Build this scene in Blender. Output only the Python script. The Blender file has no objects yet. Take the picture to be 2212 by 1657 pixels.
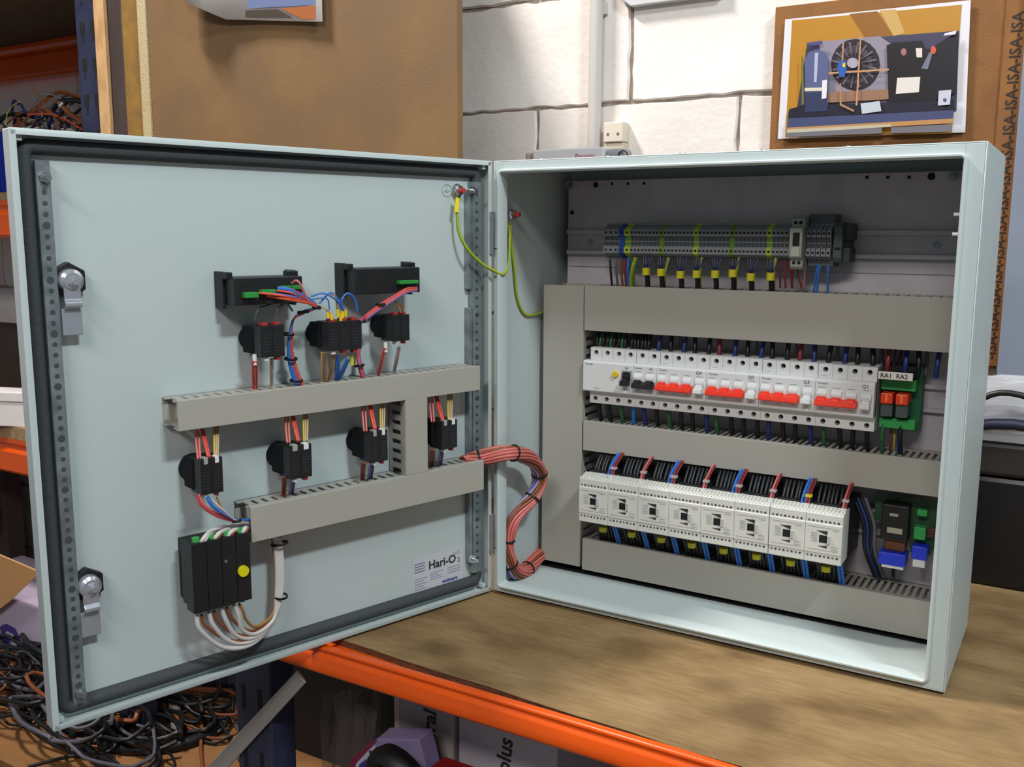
import bpy, math, random
from mathutils import Vector, Matrix
random.seed(7)
PI = math.pi
SC = bpy.context.scene
COL = SC.collection
# ------------------------------------------------------------------ camera, world, lights, exposure
FPX, W0, H0 = 2071.22, 2212, 1657
CAM = Vector((0.69819, -1.10922, 0.504998))
cam_d = bpy.data.cameras.new('camera'); cam = bpy.data.objects.new('camera', cam_d); COL.objects.link(cam)
cam.location = CAM; cam.rotation_euler = (1.41521004, -0.00414722, 0.54294161)
cam_d.sensor_fit = 'HORIZONTAL'; cam_d.sensor_width = 36.0; cam_d.lens = FPX / W0 * 36.0
cam_d.clip_start = 0.02; cam_d.clip_end = 50
SC.camera = cam
SC.view_settings.view_transform = 'Standard'; SC.view_settings.look = 'None'
SC.view_settings.gamma = 1.0; SC.view_settings.use_curve_mapping = False
SC.view_settings.exposure = -0.06
wd = bpy.data.worlds.new('room_ambient'); SC.world = wd; wd.use_nodes = True
wd.node_tree.nodes['Background'].inputs[0].default_value = (0.80, 0.90, 1.0, 1)
wd.node_tree.nodes['Background'].inputs[1].default_value = 0.20
def area(name, loc, aim, sx, sy, power, color):
    l = bpy.data.lights.new(name, 'AREA'); l.shape = 'RECTANGLE'; l.size = sx; l.size_y = sy
    l.energy = power; l.color = color
    o = bpy.data.objects.new(name, l); COL.objects.link(o); o.location = loc
    o.rotation_euler = (Vector(aim) - Vector(loc)).to_track_quat('-Z', 'Y').to_euler()
    return o
area('fluorescent_lamp_left', (-1.20, -0.42, 2.82), (-0.1, 0.5, 0.75), 0.45, 0.07, 108, (1.0, 0.94, 0.89))
area('fluorescent_lamp_right', (1.75, -0.95, 2.25), (0.0, -0.1, 0.3), 0.42, 0.14, 46, (0.86, 0.965, 1.0))
area('fill_light_behind_viewer', (0.6, -2.6, 2.2), (0.2, 0.0, 0.2), 1.4, 0.3, 44, (1.0, 0.94, 0.91))  # unseen fill light added to brighten the enclosure interior
# ------------------------------------------------------------------ measuring helpers
WD, DP, HT, TH = 0.595, 0.2206, 0.600, 1.8617107
RM = cam.rotation_euler.to_matrix()
def ray(px, py): return RM @ Vector(((px - W0 / 2) / FPX, -(py - H0 / 2) / FPX, -1.0))
def on_plane(px, py, n, d):
    r = ray(px, py); n = Vector(n); return CAM + r * ((d - n.dot(CAM)) / n.dot(r))
def CB(px, py, Y): return on_plane(px, py, (0, 1, 0), Y)
def FL(px, py, Z): return on_plane(px, py, (0, 0, 1), Z)
RD = Matrix.Rotation(-TH, 3, 'Z')               # door frame (u from hinge, w into cabinet, z) -> world
def DR(px, py, w=-0.0185): return on_plane(px, py, RD @ Vector((0, 1, 0)), w)
def dw(u, w, z): return RD @ Vector((u, w, z))
# ------------------------------------------------------------------ materials
def lin(h):
    h = h.lstrip('#'); c = [int(h[i:i + 2], 16) / 255 for i in (0, 2, 4)]
    return tuple((x / 12.92 if x <= .04045 else ((x + .055) / 1.055) ** 2.4) for x in c) + (1,)
MATS = {}
def mat(name, col, rough=.5, metal=0., var=None, scale=20, bump=0., bscale=200, stretch=(1, 1, 1), trans=0., spec=.5, detail=4, alpha=1.):
    if name in MATS: return MATS[name]
    m = bpy.data.materials.new(name); m.use_nodes = True; nt = m.node_tree; N = nt.nodes; L = nt.links
    b = N['Principled BSDF']; b.inputs['Base Color'].default_value = lin(col); b.inputs['Roughness'].default_value = rough
    b.inputs['Metallic'].default_value = metal; b.inputs['Specular IOR Level'].default_value = spec
    if trans: b.inputs['Transmission Weight'].default_value = trans
    if alpha < 1: b.inputs['Alpha'].default_value = alpha
    if var or bump:
        tc = N.new('ShaderNodeTexCoord'); mp = N.new('ShaderNodeMapping'); L.new(tc.outputs['Object'], mp.inputs[0])
        mp.inputs['Scale'].default_value = stretch
    if var:
        n = N.new('ShaderNodeTexNoise'); n.inputs['Scale'].default_value = scale; n.inputs['Detail'].default_value = detail
        L.new(mp.outputs[0], n.inputs['Vector'])
        cr = N.new('ShaderNodeValToRGB'); cs = [col] + list(var)
        cr.color_ramp.elements[0].position = .35; cr.color_ramp.elements[0].color = lin(cs[-1])
        cr.color_ramp.elements[1].position = .65; cr.color_ramp.elements[1].color = lin(cs[0])
        if len(cs) > 2:
            e = cr.color_ramp.elements.new(.5); e.color = lin(cs[1])
        L.new(n.outputs['Fac'], cr.inputs[0]); L.new(cr.outputs[0], b.inputs['Base Color'])
    if bump:
        n2 = N.new('ShaderNodeTexNoise'); n2.inputs['Scale'].default_value = bscale; n2.inputs['Detail'].default_value = 3
        L.new(mp.outputs[0], n2.inputs['Vector'])
        bp = N.new('ShaderNodeBump'); bp.inputs['Strength'].default_value = bump; bp.inputs['Distance'].default_value = .002
        L.new(n2.outputs['Fac'], bp.inputs['Height']); L.new(bp.outputs[0], b.inputs['Normal'])
    MATS[name] = m; return m
M_coat = mat('powder_coat_grey', '#b9c4c3', .45, bump=.05, bscale=900)
M_zinc = mat('zinc_plate', '#c0babd', .42, .12, var=['#b4aeb2'], scale=30)
M_galv = mat('galvanised_rail', '#9aa3a6', .36, .6, var=['#7b8487'], scale=60)
M_bright = mat('bright_zinc', '#cfd2d6', .18, .95)
M_chrome = mat('polished_chrome', '#c9ccd4', .22, .7)
M_gasket = mat('foam_gasket', '#3d4143', .8, bump=.3, bscale=300)
M_duct = mat('grey_pvc', '#a6a399', .5)
M_ductin = mat('grey_pvc_edge', '#a9a79f', .55)
M_black = mat('black_plastic', '#17181b', .45)
M_black2 = mat('black_nylon', '#0f1012', .5)
M_black3 = mat('matt_black_plastic', '#121317', .85, spec=.2)
M_dark = mat('dark_opening', '#0a0b0c', .8)
M_white = mat('white_plastic', '#dcdcda', .4)
M_white2 = mat('white_plastic_contactor', '#d2d2ca', .45)
M_lgrey = mat('light_grey_print', '#9b9d9c', .6)
M_print = mat('dark_print', '#2c2c30', .6)
M_blueprint = mat('blue_print', '#5d68a8', .6)
M_redh = mat('red_handle', '#f2381f', .4)
M_yel = mat('yellow_plastic', '#e2c315', .4)
M_ymark = mat('yellow_marker', '#cfc625', .5)
M_term = mat('terminal_grey', '#7d8185', .5)
M_term2 = mat('terminal_grey_dark', '#353a3e', .5)
M_tgy = mat('terminal_green_yellow', '#a9bb1c', .5)
M_tgy2 = mat('terminal_green', '#4f8524', .5)
M_tblue = mat('terminal_blue', '#1d3f92', .5)
M_green = mat('green_connector', '#2f9a4a', .45)
M_greenm = mat('green_module', '#1d5a3a', .5)
M_pcb = mat('green_board', '#27502f', .5, var=['#1d3c24'], scale=120)
M_orl = mat('orange_relay', '#e8401c', .3)
M_clear = mat('clear_relay', '#4c5653', .15)
M_bluet = mat('blue_terminal', '#1f3bd0', .4)
WC = {'red': '#c2404a', 'pink': '#cf6f68', 'orange': '#d2512c', 'brown': '#83492a', 'blue': '#2f6fc4', 'dkblue': '#23306e', 'violet': '#7369b4',
      'beige': '#b79a76', 'yellow': '#b8a93c', 'gy': '#9dab22', 'gy2': '#5d8a2c', 'black': '#131417', 'white': '#c9c6c2', 'grey': '#8a8886', 'greyw': '#5d5c66',
      'green': '#2c5a3a', 'dkred': '#7d2a30', 'tan': '#a2763f', 'lilac': '#9c93b4'}
def WM(c): return mat('wire_' + c, WC[c], .42)
# ------------------------------------------------------------------ mesh builder
class MB:
    def __init__(s): s.v = []; s.f = []; s.m = []
    def add(s, vs, fs, m=0):
        n = len(s.v); s.v += [tuple(x) for x in vs]; s.f += [tuple(i + n for i in f) for f in fs]; s.m += [m] * len(fs); return s
    def box(s, x0, x1, y0, y1, z0, z1, m=0):
        if x0 > x1: x0, x1 = x1, x0
        if y0 > y1: y0, y1 = y1, y0
        if z0 > z1: z0, z1 = z1, z0
        return s.add([(x0, y0, z0), (x1, y0, z0), (x1, y1, z0), (x0, y1, z0), (x0, y0, z1), (x1, y0, z1), (x1, y1, z1), (x0, y1, z1)],
                     [(0, 3, 2, 1), (4, 5, 6, 7), (0, 1, 5, 4), (1, 2, 6, 5), (2, 3, 7, 6), (3, 0, 4, 7)], m)
    def cyl(s, a, b, r, n=12, r2=None, m=0, caps=True):
        a = Vector(a); b = Vector(b); r2 = r if r2 is None else r2; d = (b - a).normalized()
        e = d.orthogonal().normalized(); g = d.cross(e); vs = []
        for P, R in ((a, r), (b, r2)):
            for i in range(n):
                t = 2 * PI * i / n + PI / n; vs.append(P + e * math.cos(t) * R + g * math.sin(t) * R)
        fs = [(i, (i + 1) % n, n + (i + 1) % n, n + i) for i in range(n)]
        if caps: fs += [tuple(range(n - 1, -1, -1)), tuple(range(n, 2 * n))]
        return s.add(vs, fs, m)
    def tube(s, pts, r, n=7, m=0, sub=4, smooth=True):
        P = catmull(pts, sub) if smooth else [Vector(p) for p in pts]
        T = tangents(P); e = T[0].orthogonal().normalized(); vs = []
        for i, p in enumerate(P):
            e = (e - T[i] * e.dot(T[i])).normalized(); g = T[i].cross(e)
            for k in range(n):
                t = 2 * PI * k / n; vs.append(p + e * math.cos(t) * r + g * math.sin(t) * r)
        fs = []
        for i in range(len(P) - 1):
            for k in range(n):
                a = i * n + k; b = i * n + (k + 1) % n; fs.append((a, b, b + n, a + n))
        fs += [tuple(range(n - 1, -1, -1)), tuple(range(len(vs) - n, len(vs)))]
        return s.add(vs, fs, m)
    def prism(s, poly, ax, a, b, m=0):
        """poly: 2-D points in the two other axes (in x,y,z order); extruded along ax from a to b"""
        n = len(poly); vs = []
        for t in (a, b):
            for p, q in poly: vs.append({'x': (t, p, q), 'y': (p, t, q), 'z': (p, q, t)}[ax])
        fs = [(i, (i + 1) % n, n + (i + 1) % n, n + i) for i in range(n)] + [tuple(range(n - 1, -1, -1)), tuple(range(n, 2 * n))]
        return s.add(vs, fs, m)
    def slab(s, pts, nrm, th, m=0):
        nrm = Vector(nrm).normalized() * th; P = [Vector(p) for p in pts]; n = len(P)
        return s.add(P + [p + nrm for p in P], [(i, (i + 1) % n, n + (i + 1) % n, n + i) for i in range(n)] + [tuple(range(n - 1, -1, -1)), tuple(range(n, 2 * n))], m)
    def torus(s, c, axis, R, r, n=20, k=6, m=0, sx=1, sy=1):
        axis = Vector(axis).normalized(); e = axis.orthogonal().normalized(); g = axis.cross(e); vs = []
        for i in range(n):
            t = 2 * PI * i / n; d = e * math.cos(t) + g * math.sin(t)
            for j in range(k):
                q = 2 * PI * j / k; vs.append(Vector(c) + d * (R + r * math.cos(q)) + axis * r * 1.6 * math.sin(q))
        fs = [(i * k + j, ((i + 1) % n) * k + j, ((i + 1) % n) * k + (j + 1) % k, i * k + (j + 1) % k) for i in range(n) for j in range(k)]
        return s.add(vs, fs, m)
    def holed(s, x0, x1, z0, z1, cx, cz, r, y, depth, m=0, mh=1, n=12):
        """rectangular cell facing -y with a round sunk hole"""
        out = []; inn = []; deep = []
        for i in range(n):
            t = 2 * PI * i / n + PI / 4; c, q = math.cos(t), math.sin(t); k = 1 / max(abs(c), abs(q)); ex, ez = c * k, q * k
            out.append(((x0 + x1) / 2 + ex * (x1 - x0) / 2, y, (z0 + z1) / 2 + ez * (z1 - z0) / 2))
            inn.append((cx + c * r, y, cz + q * r)); deep.append((cx + c * r * .62, y + depth, cz + q * r * .62))
        s.add(out + inn, [(i, (i + 1) % n, n + (i + 1) % n, n + i) for i in range(n)], m)
        s.add(inn + deep, [(i, (i + 1) % n, n + (i + 1) % n, n + i) for i in range(n)], 2 if mh == 1 else m)
        s.add(deep, [tuple(range(n))], mh); return s
    def build(s, name, mt, parent=None, bevel=0., smooth=None, seg=2, label=None, kind=None):
        me = bpy.data.meshes.new(name); me.from_pydata(s.v, [], s.f)
        for m in (mt if isinstance(mt, (list, tuple)) else [mt]): me.materials.append(m)
        me.polygons.foreach_set('material_index', s.m); me.update()
        import bmesh
        bm = bmesh.new(); bm.from_mesh(me); bmesh.ops.recalc_face_normals(bm, faces=bm.faces); bm.to_mesh(me); bm.free()
        if smooth:
            me.polygons.foreach_set('use_smooth', [True] * len(me.polygons)); me.set_sharp_from_angle(angle=math.radians(smooth))
        o = bpy.data.objects.new(name, me); COL.objects.link(o)
        if parent: o.parent = parent
        if bevel:
            b = o.modifiers.new('bevel', 'BEVEL'); b.width = bevel; b.segments = seg; b.limit_method = 'ANGLE'
        if label: o['label'] = label
        if kind: o['kind'] = kind
        return o
def catmull(pts, sub):
    P = [Vector(p) for p in pts]
    if len(P) < 3: return P
    Q = [P[0] * 2 - P[1]] + P + [P[-1] * 2 - P[-2]]; out = []
    for i in range(1, len(Q) - 2):
        for k in range(sub):
            t = k / sub; a, b, c, d = Q[i - 1], Q[i], Q[i + 1], Q[i + 2]
            out.append(.5 * ((2 * b) + (c - a) * t + (2 * a - 5 * b + 4 * c - d) * t * t + (3 * b - a - 3 * c + d) * t ** 3))
    out.append(P[-1]); return out
def tangents(P):
    return [((P[min(i + 1, len(P) - 1)] - P[max(i - 1, 0)]).normalized()) for i in range(len(P))]
def thing(name, label, cat, loc=(0, 0, 0), rz=0., group=None, rot=None):
    o = bpy.data.objects.new(name, None); COL.objects.link(o); o.empty_display_size = .01
    o.location = loc; o.rotation_euler = rot if rot else (0, 0, rz); o['label'] = label; o['category'] = cat
    if group: o['group'] = group
    return o
def tag(o, label, cat, group=None, kind=None):
    o['label'] = label; o['category'] = cat
    if group: o['group'] = group
    if kind: o['kind'] = kind
    return o
def dup(root, loc, label=None, group=None, rz=None):
    r = root.copy(); COL.objects.link(r); r.location = loc
    if rz is not None: r.rotation_euler = (0, 0, rz)
    if label: r['label'] = label
    if group: r['group'] = group
    for ch in list(root.children):
        c = ch.copy(); COL.objects.link(c); c.parent = r
        for g in list(ch.children):
            d = g.copy(); COL.objects.link(d); d.parent = c
    return r
def text(name, body, size, mt, parent, loc, rot=(PI / 2, 0, 0), ext=.00015, align='LEFT', bold=0.):
    c = bpy.data.curves.new(name, 'FONT'); c.body = body; c.size = size; c.extrude = ext; c.align_x = align; c.offset = bold
    c.resolution_u = 2
    c.materials.append(mt); tmp = bpy.data.objects.new(name, c); COL.objects.link(tmp)
    me = bpy.data.meshes.new_from_object(tmp.evaluated_get(bpy.context.evaluated_depsgraph_get())); me.name = name
    bpy.data.objects.remove(tmp); bpy.data.curves.remove(c)
    o = bpy.data.objects.new(name, me); COL.objects.link(o); o.parent = parent
    o.location = loc; o.rotation_euler = rot; return o
ORD = ['first', 'second', 'third', 'fourth', 'fifth', 'sixth', 'seventh', 'eighth']
DOORROT = PI - TH
def droot(name, label, cat, u, w, z, group=None): return thing(name, label, cat, dw(u, w, z), DOORROT, group)
def to_local(root, p):
    return (Matrix.Translation(root.location) @ root.rotation_euler.to_matrix().to_4x4()).inverted() @ Vector(p)
# ================================================================== SETTING
M_mortar = mat('mortar', '#a89c90', .9, var=['#82786e'], scale=40, bump=.6, bscale=150)
M_block = mat('painted_block', '#ebe6e1', .75, var=['#e4ddd7', '#dcd3cc'], scale=3.5, bump=.55, bscale=55)
YW = .552
wall = MB().box(-3.4, 1.9, YW + .006, YW + .12, -1.0, 2.7).build('wall_back', M_mortar); wall['kind'] = 'structure'
def block_mesh(seed, Lx):
    rnd = random.Random(seed); mb = MB(); n = 16; k = 8; hx, hz = Lx / 2 - .0024, .0978
    out = []
    for i in range(n): out.append((-hx + 2 * hx * i / n, -hz))
    for i in range(k): out.append((hx, -hz + 2 * hz * i / k))
    for i in range(n): out.append((hx - 2 * hx * i / n, hz))
    for i in range(k): out.append((-hx, hz - 2 * hz * i / k))
    out = [(x + rnd.uniform(-.0022, .0022), z + rnd.uniform(-.0022, .0022)) for x, z in out]
    N = len(out); vs = [(x, .007, z) for x, z in out] + [(x * .985, -.0, z * .972) for x, z in out]
    fs = [(i, (i + 1) % N, N + (i + 1) % N, N + i) for i in range(N)] + [tuple(range(N, 2 * N))]
    return mb.add(vs, fs)
bl0 = [block_mesh(i, .40).build('block', M_block, wall, smooth=40) for i in range(4)]
ZC = .742
first = [True] * 4
for r in range(-8, 10):
    off = -.055 if r % 2 else -.25
    for c in range(-8, 6):
        x = off + .4 * c + .2; z = ZC - .1 + .2 * r
        if x > 1.6 or x < -3.1 or z < -.9: continue
        k = random.randrange(4)
        if first[k]: o = bl0[k]; first[k] = False
        else: o = bl0[k].copy(); COL.objects.link(o)
        o.location = (x, YW + random.uniform(-.0012, .0012), z)
M_floor = mat('concrete_floor', '#6d6258', .8, var=['#4f4740'], scale=6)
fl = MB().box(-3.4, 3.2, -3.4, YW + .1, -1.02, -.96).build('floor', M_floor); fl['kind'] = 'structure'
# ================================================================== WORKBENCH
M_wood = mat('worn_plywood', '#8f7550', .72, var=['#846a44', '#6a5130'], scale=6.5, bump=.15, bscale=90, stretch=(1, 2.0, 1), detail=12)
def add_stains(m, spots, col):
    nt = m.node_tree; N = nt.nodes; L = nt.links; b = N['Principled BSDF']; src = b.inputs['Base Color'].links[0].from_socket
    tc = N.new('ShaderNodeTexCoord'); nz = N.new('ShaderNodeTexNoise'); nz.inputs['Scale'].default_value = 22; nz.inputs['Detail'].default_value = 5; L.new(tc.outputs['Object'], nz.inputs['Vector'])
    fine = N.new('ShaderNodeTexNoise'); fine.inputs['Scale'].default_value = 1; fine.inputs['Detail'].default_value = 6; mp = N.new('ShaderNodeMapping'); mp.inputs['Scale'].default_value = (28, 190, 60)
    L.new(tc.outputs['Object'], mp.inputs[0]); L.new(mp.outputs[0], fine.inputs['Vector'])
    mg = N.new('ShaderNodeMixRGB'); mg.blend_type = 'OVERLAY'; mg.inputs[0].default_value = .38; L.new(src, mg.inputs[1]); L.new(fine.outputs['Fac'], mg.inputs[2]); src = mg.outputs[0]
    for x, y, r, k in spots:
        d = N.new('ShaderNodeVectorMath'); d.operation = 'DISTANCE'; L.new(tc.outputs['Object'], d.inputs[0]); d.inputs[1].default_value = (x, y, 0)
        ad = N.new('ShaderNodeMath'); ad.operation = 'MULTIPLY_ADD'; L.new(nz.outputs['Fac'], ad.inputs[0]); ad.inputs[1].default_value = -r * 1.1; L.new(d.outputs['Value'], ad.inputs[2])
        mr = N.new('ShaderNodeMapRange'); mr.inputs['From Min'].default_value = r * .75; mr.inputs['From Max'].default_value = -r * .25; mr.inputs['To Max'].default_value = k; L.new(ad.outputs[0], mr.inputs['Value'])
        mx = N.new('ShaderNodeMixRGB'); L.new(mr.outputs[0], mx.inputs[0]); L.new(src, mx.inputs[1]); mx.inputs[2].default_value = lin(col); src = mx.outputs[0]
    L.new(src, b.inputs['Base Color'])
add_stains(M_wood, [(p.x, p.y, r_, k_) for p, r_, k_ in ((FL(1365, 1402, 0), .040, .75), (FL(1625, 1535, 0), .045, .8), (FL(1560, 1475, 0), .025, .6), (FL(960, 1395, 0), .028, .6), (FL(1660, 1620, 0), .03, .45), (FL(1480, 1545, 0), .03, .45), (FL(2140, 1560, 0), .03, .5), (FL(1180, 1475, 0), .03, .4))], '#5c4424')
M_ply = mat('plywood_edge', '#6b4528', .8, var=['#43281a'], scale=80, stretch=(1, 1, 6))
M_orange = mat('orange_beam_paint', '#e2560c', .25, var=['#d44e0a'], scale=5)
M_blue = mat('dark_blue_upright_paint', '#33374f', .35, var=['#282b40'], scale=14)
TZ = -.0035
bench = thing('workbench', 'plywood topped workbench with an orange steel front beam, carrying the grey enclosure', 'workbench', (0, 0, TZ))
nb = 30; rb = random.Random(3); xl, xr = -.262, 1.5
front = [(xl + (xr - xl) * i / nb, -.2385 - .045 * (xl + (xr - xl) * i / nb + .06) + rb.uniform(-.0015, .0015)) for i in range(nb + 1)]
MB().prism([(p[0], p[1]) for p in front] + [(xr, .54), (xl, .54)], 'z', -.0006, 0).build('tabletop', M_wood, bench)
MB().prism([(p[0], p[1] + .0004) for p in front] + [(xr, .54), (xl, .54)], 'z', -.0120, -.0007).build('tabletop_edge', M_ply, bench, label='dark raw plywood edge')
# step beam profile (y, z): inner ledge, lip, groove, bulged face
prof = [(-.20, -.0125), (-.2575, -.0125), (-.2575, -.0035), (-.2655, -.0035), (-.2675, -.0050), (-.2680, -.0075), (-.2665, -.0095), (-.2670, -.0115),
        (-.2710, -.0150), (-.2735, -.0230), (-.2750, -.0300), (-.2745, -.0335), (-.2715, -.0365), (-.262, -.0380), (-.20, -.0380)]
def beam(name, prof, x0, x1, parent, mt=None, shift=(0, 0), label=None):
    p = [(y + shift[0], z + shift[1]) for y, z in prof]
    return MB().prism(p, 'x', x0, x1).build(name, mt or M_orange, parent, bevel=.0012, seg=2, smooth=35, label=label)
beam('front_beam', prof, -.262, 1.5, bench, shift=(0, .0035), label='orange painted step beam')
MB().box(-.262, 1.5, .50, .54, -.045, -.0125).build('rear_beam', M_orange, bench, bevel=.002)
for (x, y) in ((-.247, -.2610), (-.247, .49)):
    mb = MB(); mb.box(x, x + .065, y, y + .045, -.956, -.0350 if y < 0 else -.0455)
    mb.build('leg', M_blue, bench, bevel=.003)
for (x, y) in ((1.43, -.2610), (1.43, .49)):
    MB().box(x, x + .065, y, y + .045, -.956, -.0455).build('leg', M_blue, bench, bevel=.003)
for k in range(9):
    mb = MB(); z = -.09 - k * .09
    for x in (-.235, -.205): MB().box(x, x + .007, -.2616, -.2605, z - .035, z).build('slot', M_dark, bench)
MB().box(-.18, 1.43, -.24, .50, -.64, -.622).build('lower_shelf', M_wood, bench)
# diagonal bar
a, b = CB(650, 1462, -.268), CB(440, 1690, -.268)
dirn = (b - a).normalized(); side = dirn.cross(Vector((0, 1, 0))).normalized()
bar = MB().slab([a + side * .0095, a - side * .0095, b - side * .0115, b + side * .0115], (0, 1, 0), .0035).build('flat_bar', mat('pale_aluminium', '#a79e97', .5, .3), bevel=.0008)
tag(bar, 'pale flat metal bar leaning diagonally below the left end of the orange bench beam', 'bar')
# ================================================================== STORAGE RACK (left, behind the door)
RY = .25
rack = thing('storage_rack', 'dark blue and orange boltless storage rack standing behind the open door', 'rack', (-1.7, RY, -.96))
def rp(mb, name, mt, **k):
    o = mb.build(name, mt, None, **k); o.location = -rack.location; o.parent = rack; return o
xu0, xu1 = CB(166, 100, RY).x, CB(166, 100, RY).x + .092
for (x, y) in ((xu0, RY), (xu0, .50), (-2.75, RY), (-2.75, .50)):
    rp(MB().box(x, x + .092, y, y + .004, -.955, 1.35).box(x, x + .003, y, y + .04, -.955, 1.35).box(x + .089, x + .092, y, y + .04, -.955, 1.35), 'upright', M_blue, bevel=.0015)
z0 = CB(188, 45, RY).z
for k in range(-24, 5):
    z = z0 + k * .0755
    for dx in (.014, .050):
        mb = MB(); mb.prism([(xu0 + dx, z), (xu0 + dx + .016, z), (xu0 + dx + .016, z - .022), (xu0 + dx + .0115, z - .027), (xu0 + dx + .0115, z - .041), (xu0 + dx + .006, z - .041), (xu0 + dx + .006, z - .027), (xu0 + dx, z - .022)], 'y', RY - .0006, RY + .001)
        rp(mb, 'slot', M_dark)
bprof = [(0, 0), (0, -.012), (.004, -.018), (.004, -.026), (-.003, -.034), (-.004, -.082), (.004, -.090), (.035, -.090), (.035, 0)]
def rbeam(z, y, x0=-2.70, x1=None):
    rp(MB().prism([(y + q, z + w) for q, w in bprof], 'x', x0, x1 if x1 else xu0 + .002), 'beam', M_orange, bevel=.0015)
zt = CB(80, 92, .50).z; zm = CB(5, 432, RY).z; zl = CB(30, 950, RY).z
rbeam(zt, .49)
rbeam(zm, RY + .002); rbeam(zm, .49)
rbeam(zl, RY + .002); rbeam(zl, .49)
rbeam(-.70, .49)
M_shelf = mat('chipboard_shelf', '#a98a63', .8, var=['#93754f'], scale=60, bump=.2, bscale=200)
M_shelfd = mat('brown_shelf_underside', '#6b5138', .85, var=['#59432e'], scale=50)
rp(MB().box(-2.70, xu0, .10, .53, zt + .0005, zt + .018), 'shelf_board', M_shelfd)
rp(MB().box(-2.70, xu0, RY + .002, .53, zm + .0005, zm + .018), 'shelf_board', M_shelf)
rp(MB().box(-2.70, xu0, RY + .002, .53, zl + .0005, zl + .032), 'shelf_board', M_shelf)
M_tanb = mat('tan_board', '#94683a', .8, var=['#7d5630'], scale=9, detail=8)
rp(MB().box(-2.70, -.32, .02, .53, -.699, -.68), 'shelf_board', M_tanb)
rp(MB().box(xu0 + .095, -.459, .19, .548, 1.25, 1.27), 'shelf_board', M_shelf)  # unseen shelf added above to cast the diagonal shadow on the wall
# boards fixed beside the rack
M_mdf = mat('brown_hardboard', '#84663f', .72, var=['#7e5f3d', '#775c40'], scale=7, bump=.25, bscale=420, detail=7)
M_pale = mat('pale_timber_edge', '#d2a877', .7, var=['#bb9060'], scale=60, stretch=(1, 1, .3), bump=.3, bscale=200)
def X(px, Y, py=140): return CB(px, py, Y).x
board = thing('display_board', 'large brown hardboard panel standing behind the open door, curled photo on it', 'board', (X(660, .24), .24, .6))
def bpart(mb, name, mt, **k):
    o = mb.build(name, mt, None, **k); o.location = -board.location; o.parent = board; return o
bpart(MB().box(X(318, .24), X(988, .24), .24, .256, .02, 1.22), 'panel', M_mdf, bevel=.0008)
M_rawedge = mat('raw_board_edge', '#b9a27c', .85, var=['#c9b890', '#9a8460'], scale=420, bump=.5, bscale=500)
bpart(MB().box(X(302, .236), X(320, .236), .236, .2565, .02, 1.22), 'raw_edge', M_rawedge, label='pale chipped raw edge strip')
tp = MB().box(X(208, .235), X(230, .235), .235, .2445, .02, 1.22).build('timber_post', M_pale, bevel=.0015)
tag(tp, 'pale sawn timber post between the blue rack upright and the brown boards', 'post')
tp = MB().box(X(233, .2450), X(268, .2450), .2450, .266, .02, 1.22).build('dark_post', mat('dark_stained_timber', '#4c3d38', .6, var=['#3a2f2e'], scale=20, stretch=(1, 1, .2)), bevel=.003)
tag(tp, 'dark brown post squeezed between the pale timber post and the brown board', 'post')
tp = MB().box(X(268, .245) + .0004, X(303, .2445), .2445, .262, .02, 1.22).build('narrow_board', mat('ochre_hardboard', '#96702f', .75, var=['#80602c'], scale=30), bevel=.001)
tag(tp, 'narrow ochre board strip left of the large brown hardboard panel', 'board')
# ================================================================== ENCLOSURE
enc = thing('electrical_enclosure', 'open light grey steel control enclosure standing on the plywood workbench', 'enclosure', (0, 0, 0))
t = .0018
mb = MB()
mb.box(0, t, 0, DP, 0, HT); mb.box(WD - t, WD, 0, DP, 0, HT); mb.box(t, WD - t, 0, DP, HT - t, HT); mb.box(t, WD - t, 0, DP, 0, t)
mb.box(t, WD - t, DP - t, DP, t, HT - t)
mb.build('housing', M_coat, enc, bevel=.0016, seg=3, smooth=50)
# front frame: flange plus raised lip along its inner edge
fx0, fx1, fz0, fz1 = .0135, .5745, .0125, .5845
mb = MB(); y0, y1 = -.0002, .0016
mb.box(t, fx0, y0, y1, t, HT - t); mb.box(fx1, WD - t, y0, y1, t, HT - t); mb.box(fx0, fx1, y0, y1, fz1, HT - t); mb.box(fx0, fx1, y0, y1, t, fz0)
mb.build('front_flange', M_coat, enc, bevel=.0005)
def ring(x0, x1, z0, z1, prof, mt, name, parent, rad=.0, smooth=None, bevel=0, label=None, N=6):
    """closed profile [(offset outwards, y)] swept round a rounded rectangle in the xz plane"""
    path = []
    for cx, cz, a0 in ((x1 - rad, z1 - rad, 0), (x0 + rad, z1 - rad, PI / 2), (x0 + rad, z0 + rad, PI), (x1 - rad, z0 + rad, 3 * PI / 2)):
        steps = N if rad > 0 else 0
        if steps == 0: path.append((cx, cz, math.cos(a0 + PI / 4) * 1.41421, math.sin(a0 + PI / 4) * 1.41421)); continue
        for i in range(steps + 1):
            a = a0 + PI / 2 * i / steps; path.append((cx + rad * math.cos(a), cz + rad * math.sin(a), math.cos(a), math.sin(a)))
    k = len(prof); n = len(path); vs = [(px + nx * o, y, pz + nz * o) for px, pz, nx, nz in path for o, y in prof]
    fs = [(i * k + j, ((i + 1) % n) * k + j, ((i + 1) % n) * k + (j + 1) % k, i * k + (j + 1) % k) for i in range(n) for j in range(k)]
    return MB().add(vs, fs).build(name, mt, parent, smooth=smooth, bevel=bevel, label=label)
lip = [(-.0006, .012), (-.0006, -.0065), (.0008, -.0085), (.0026, -.0085), (.0040, -.0068), (.0040, -.0001), (.0014, -.0001), (.0014, .012)]
ring(fx0, fx1, fz0 + .0, fz1, lip, M_coat, 'sealing_lip', enc, rad=.004, smooth=50)
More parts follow.
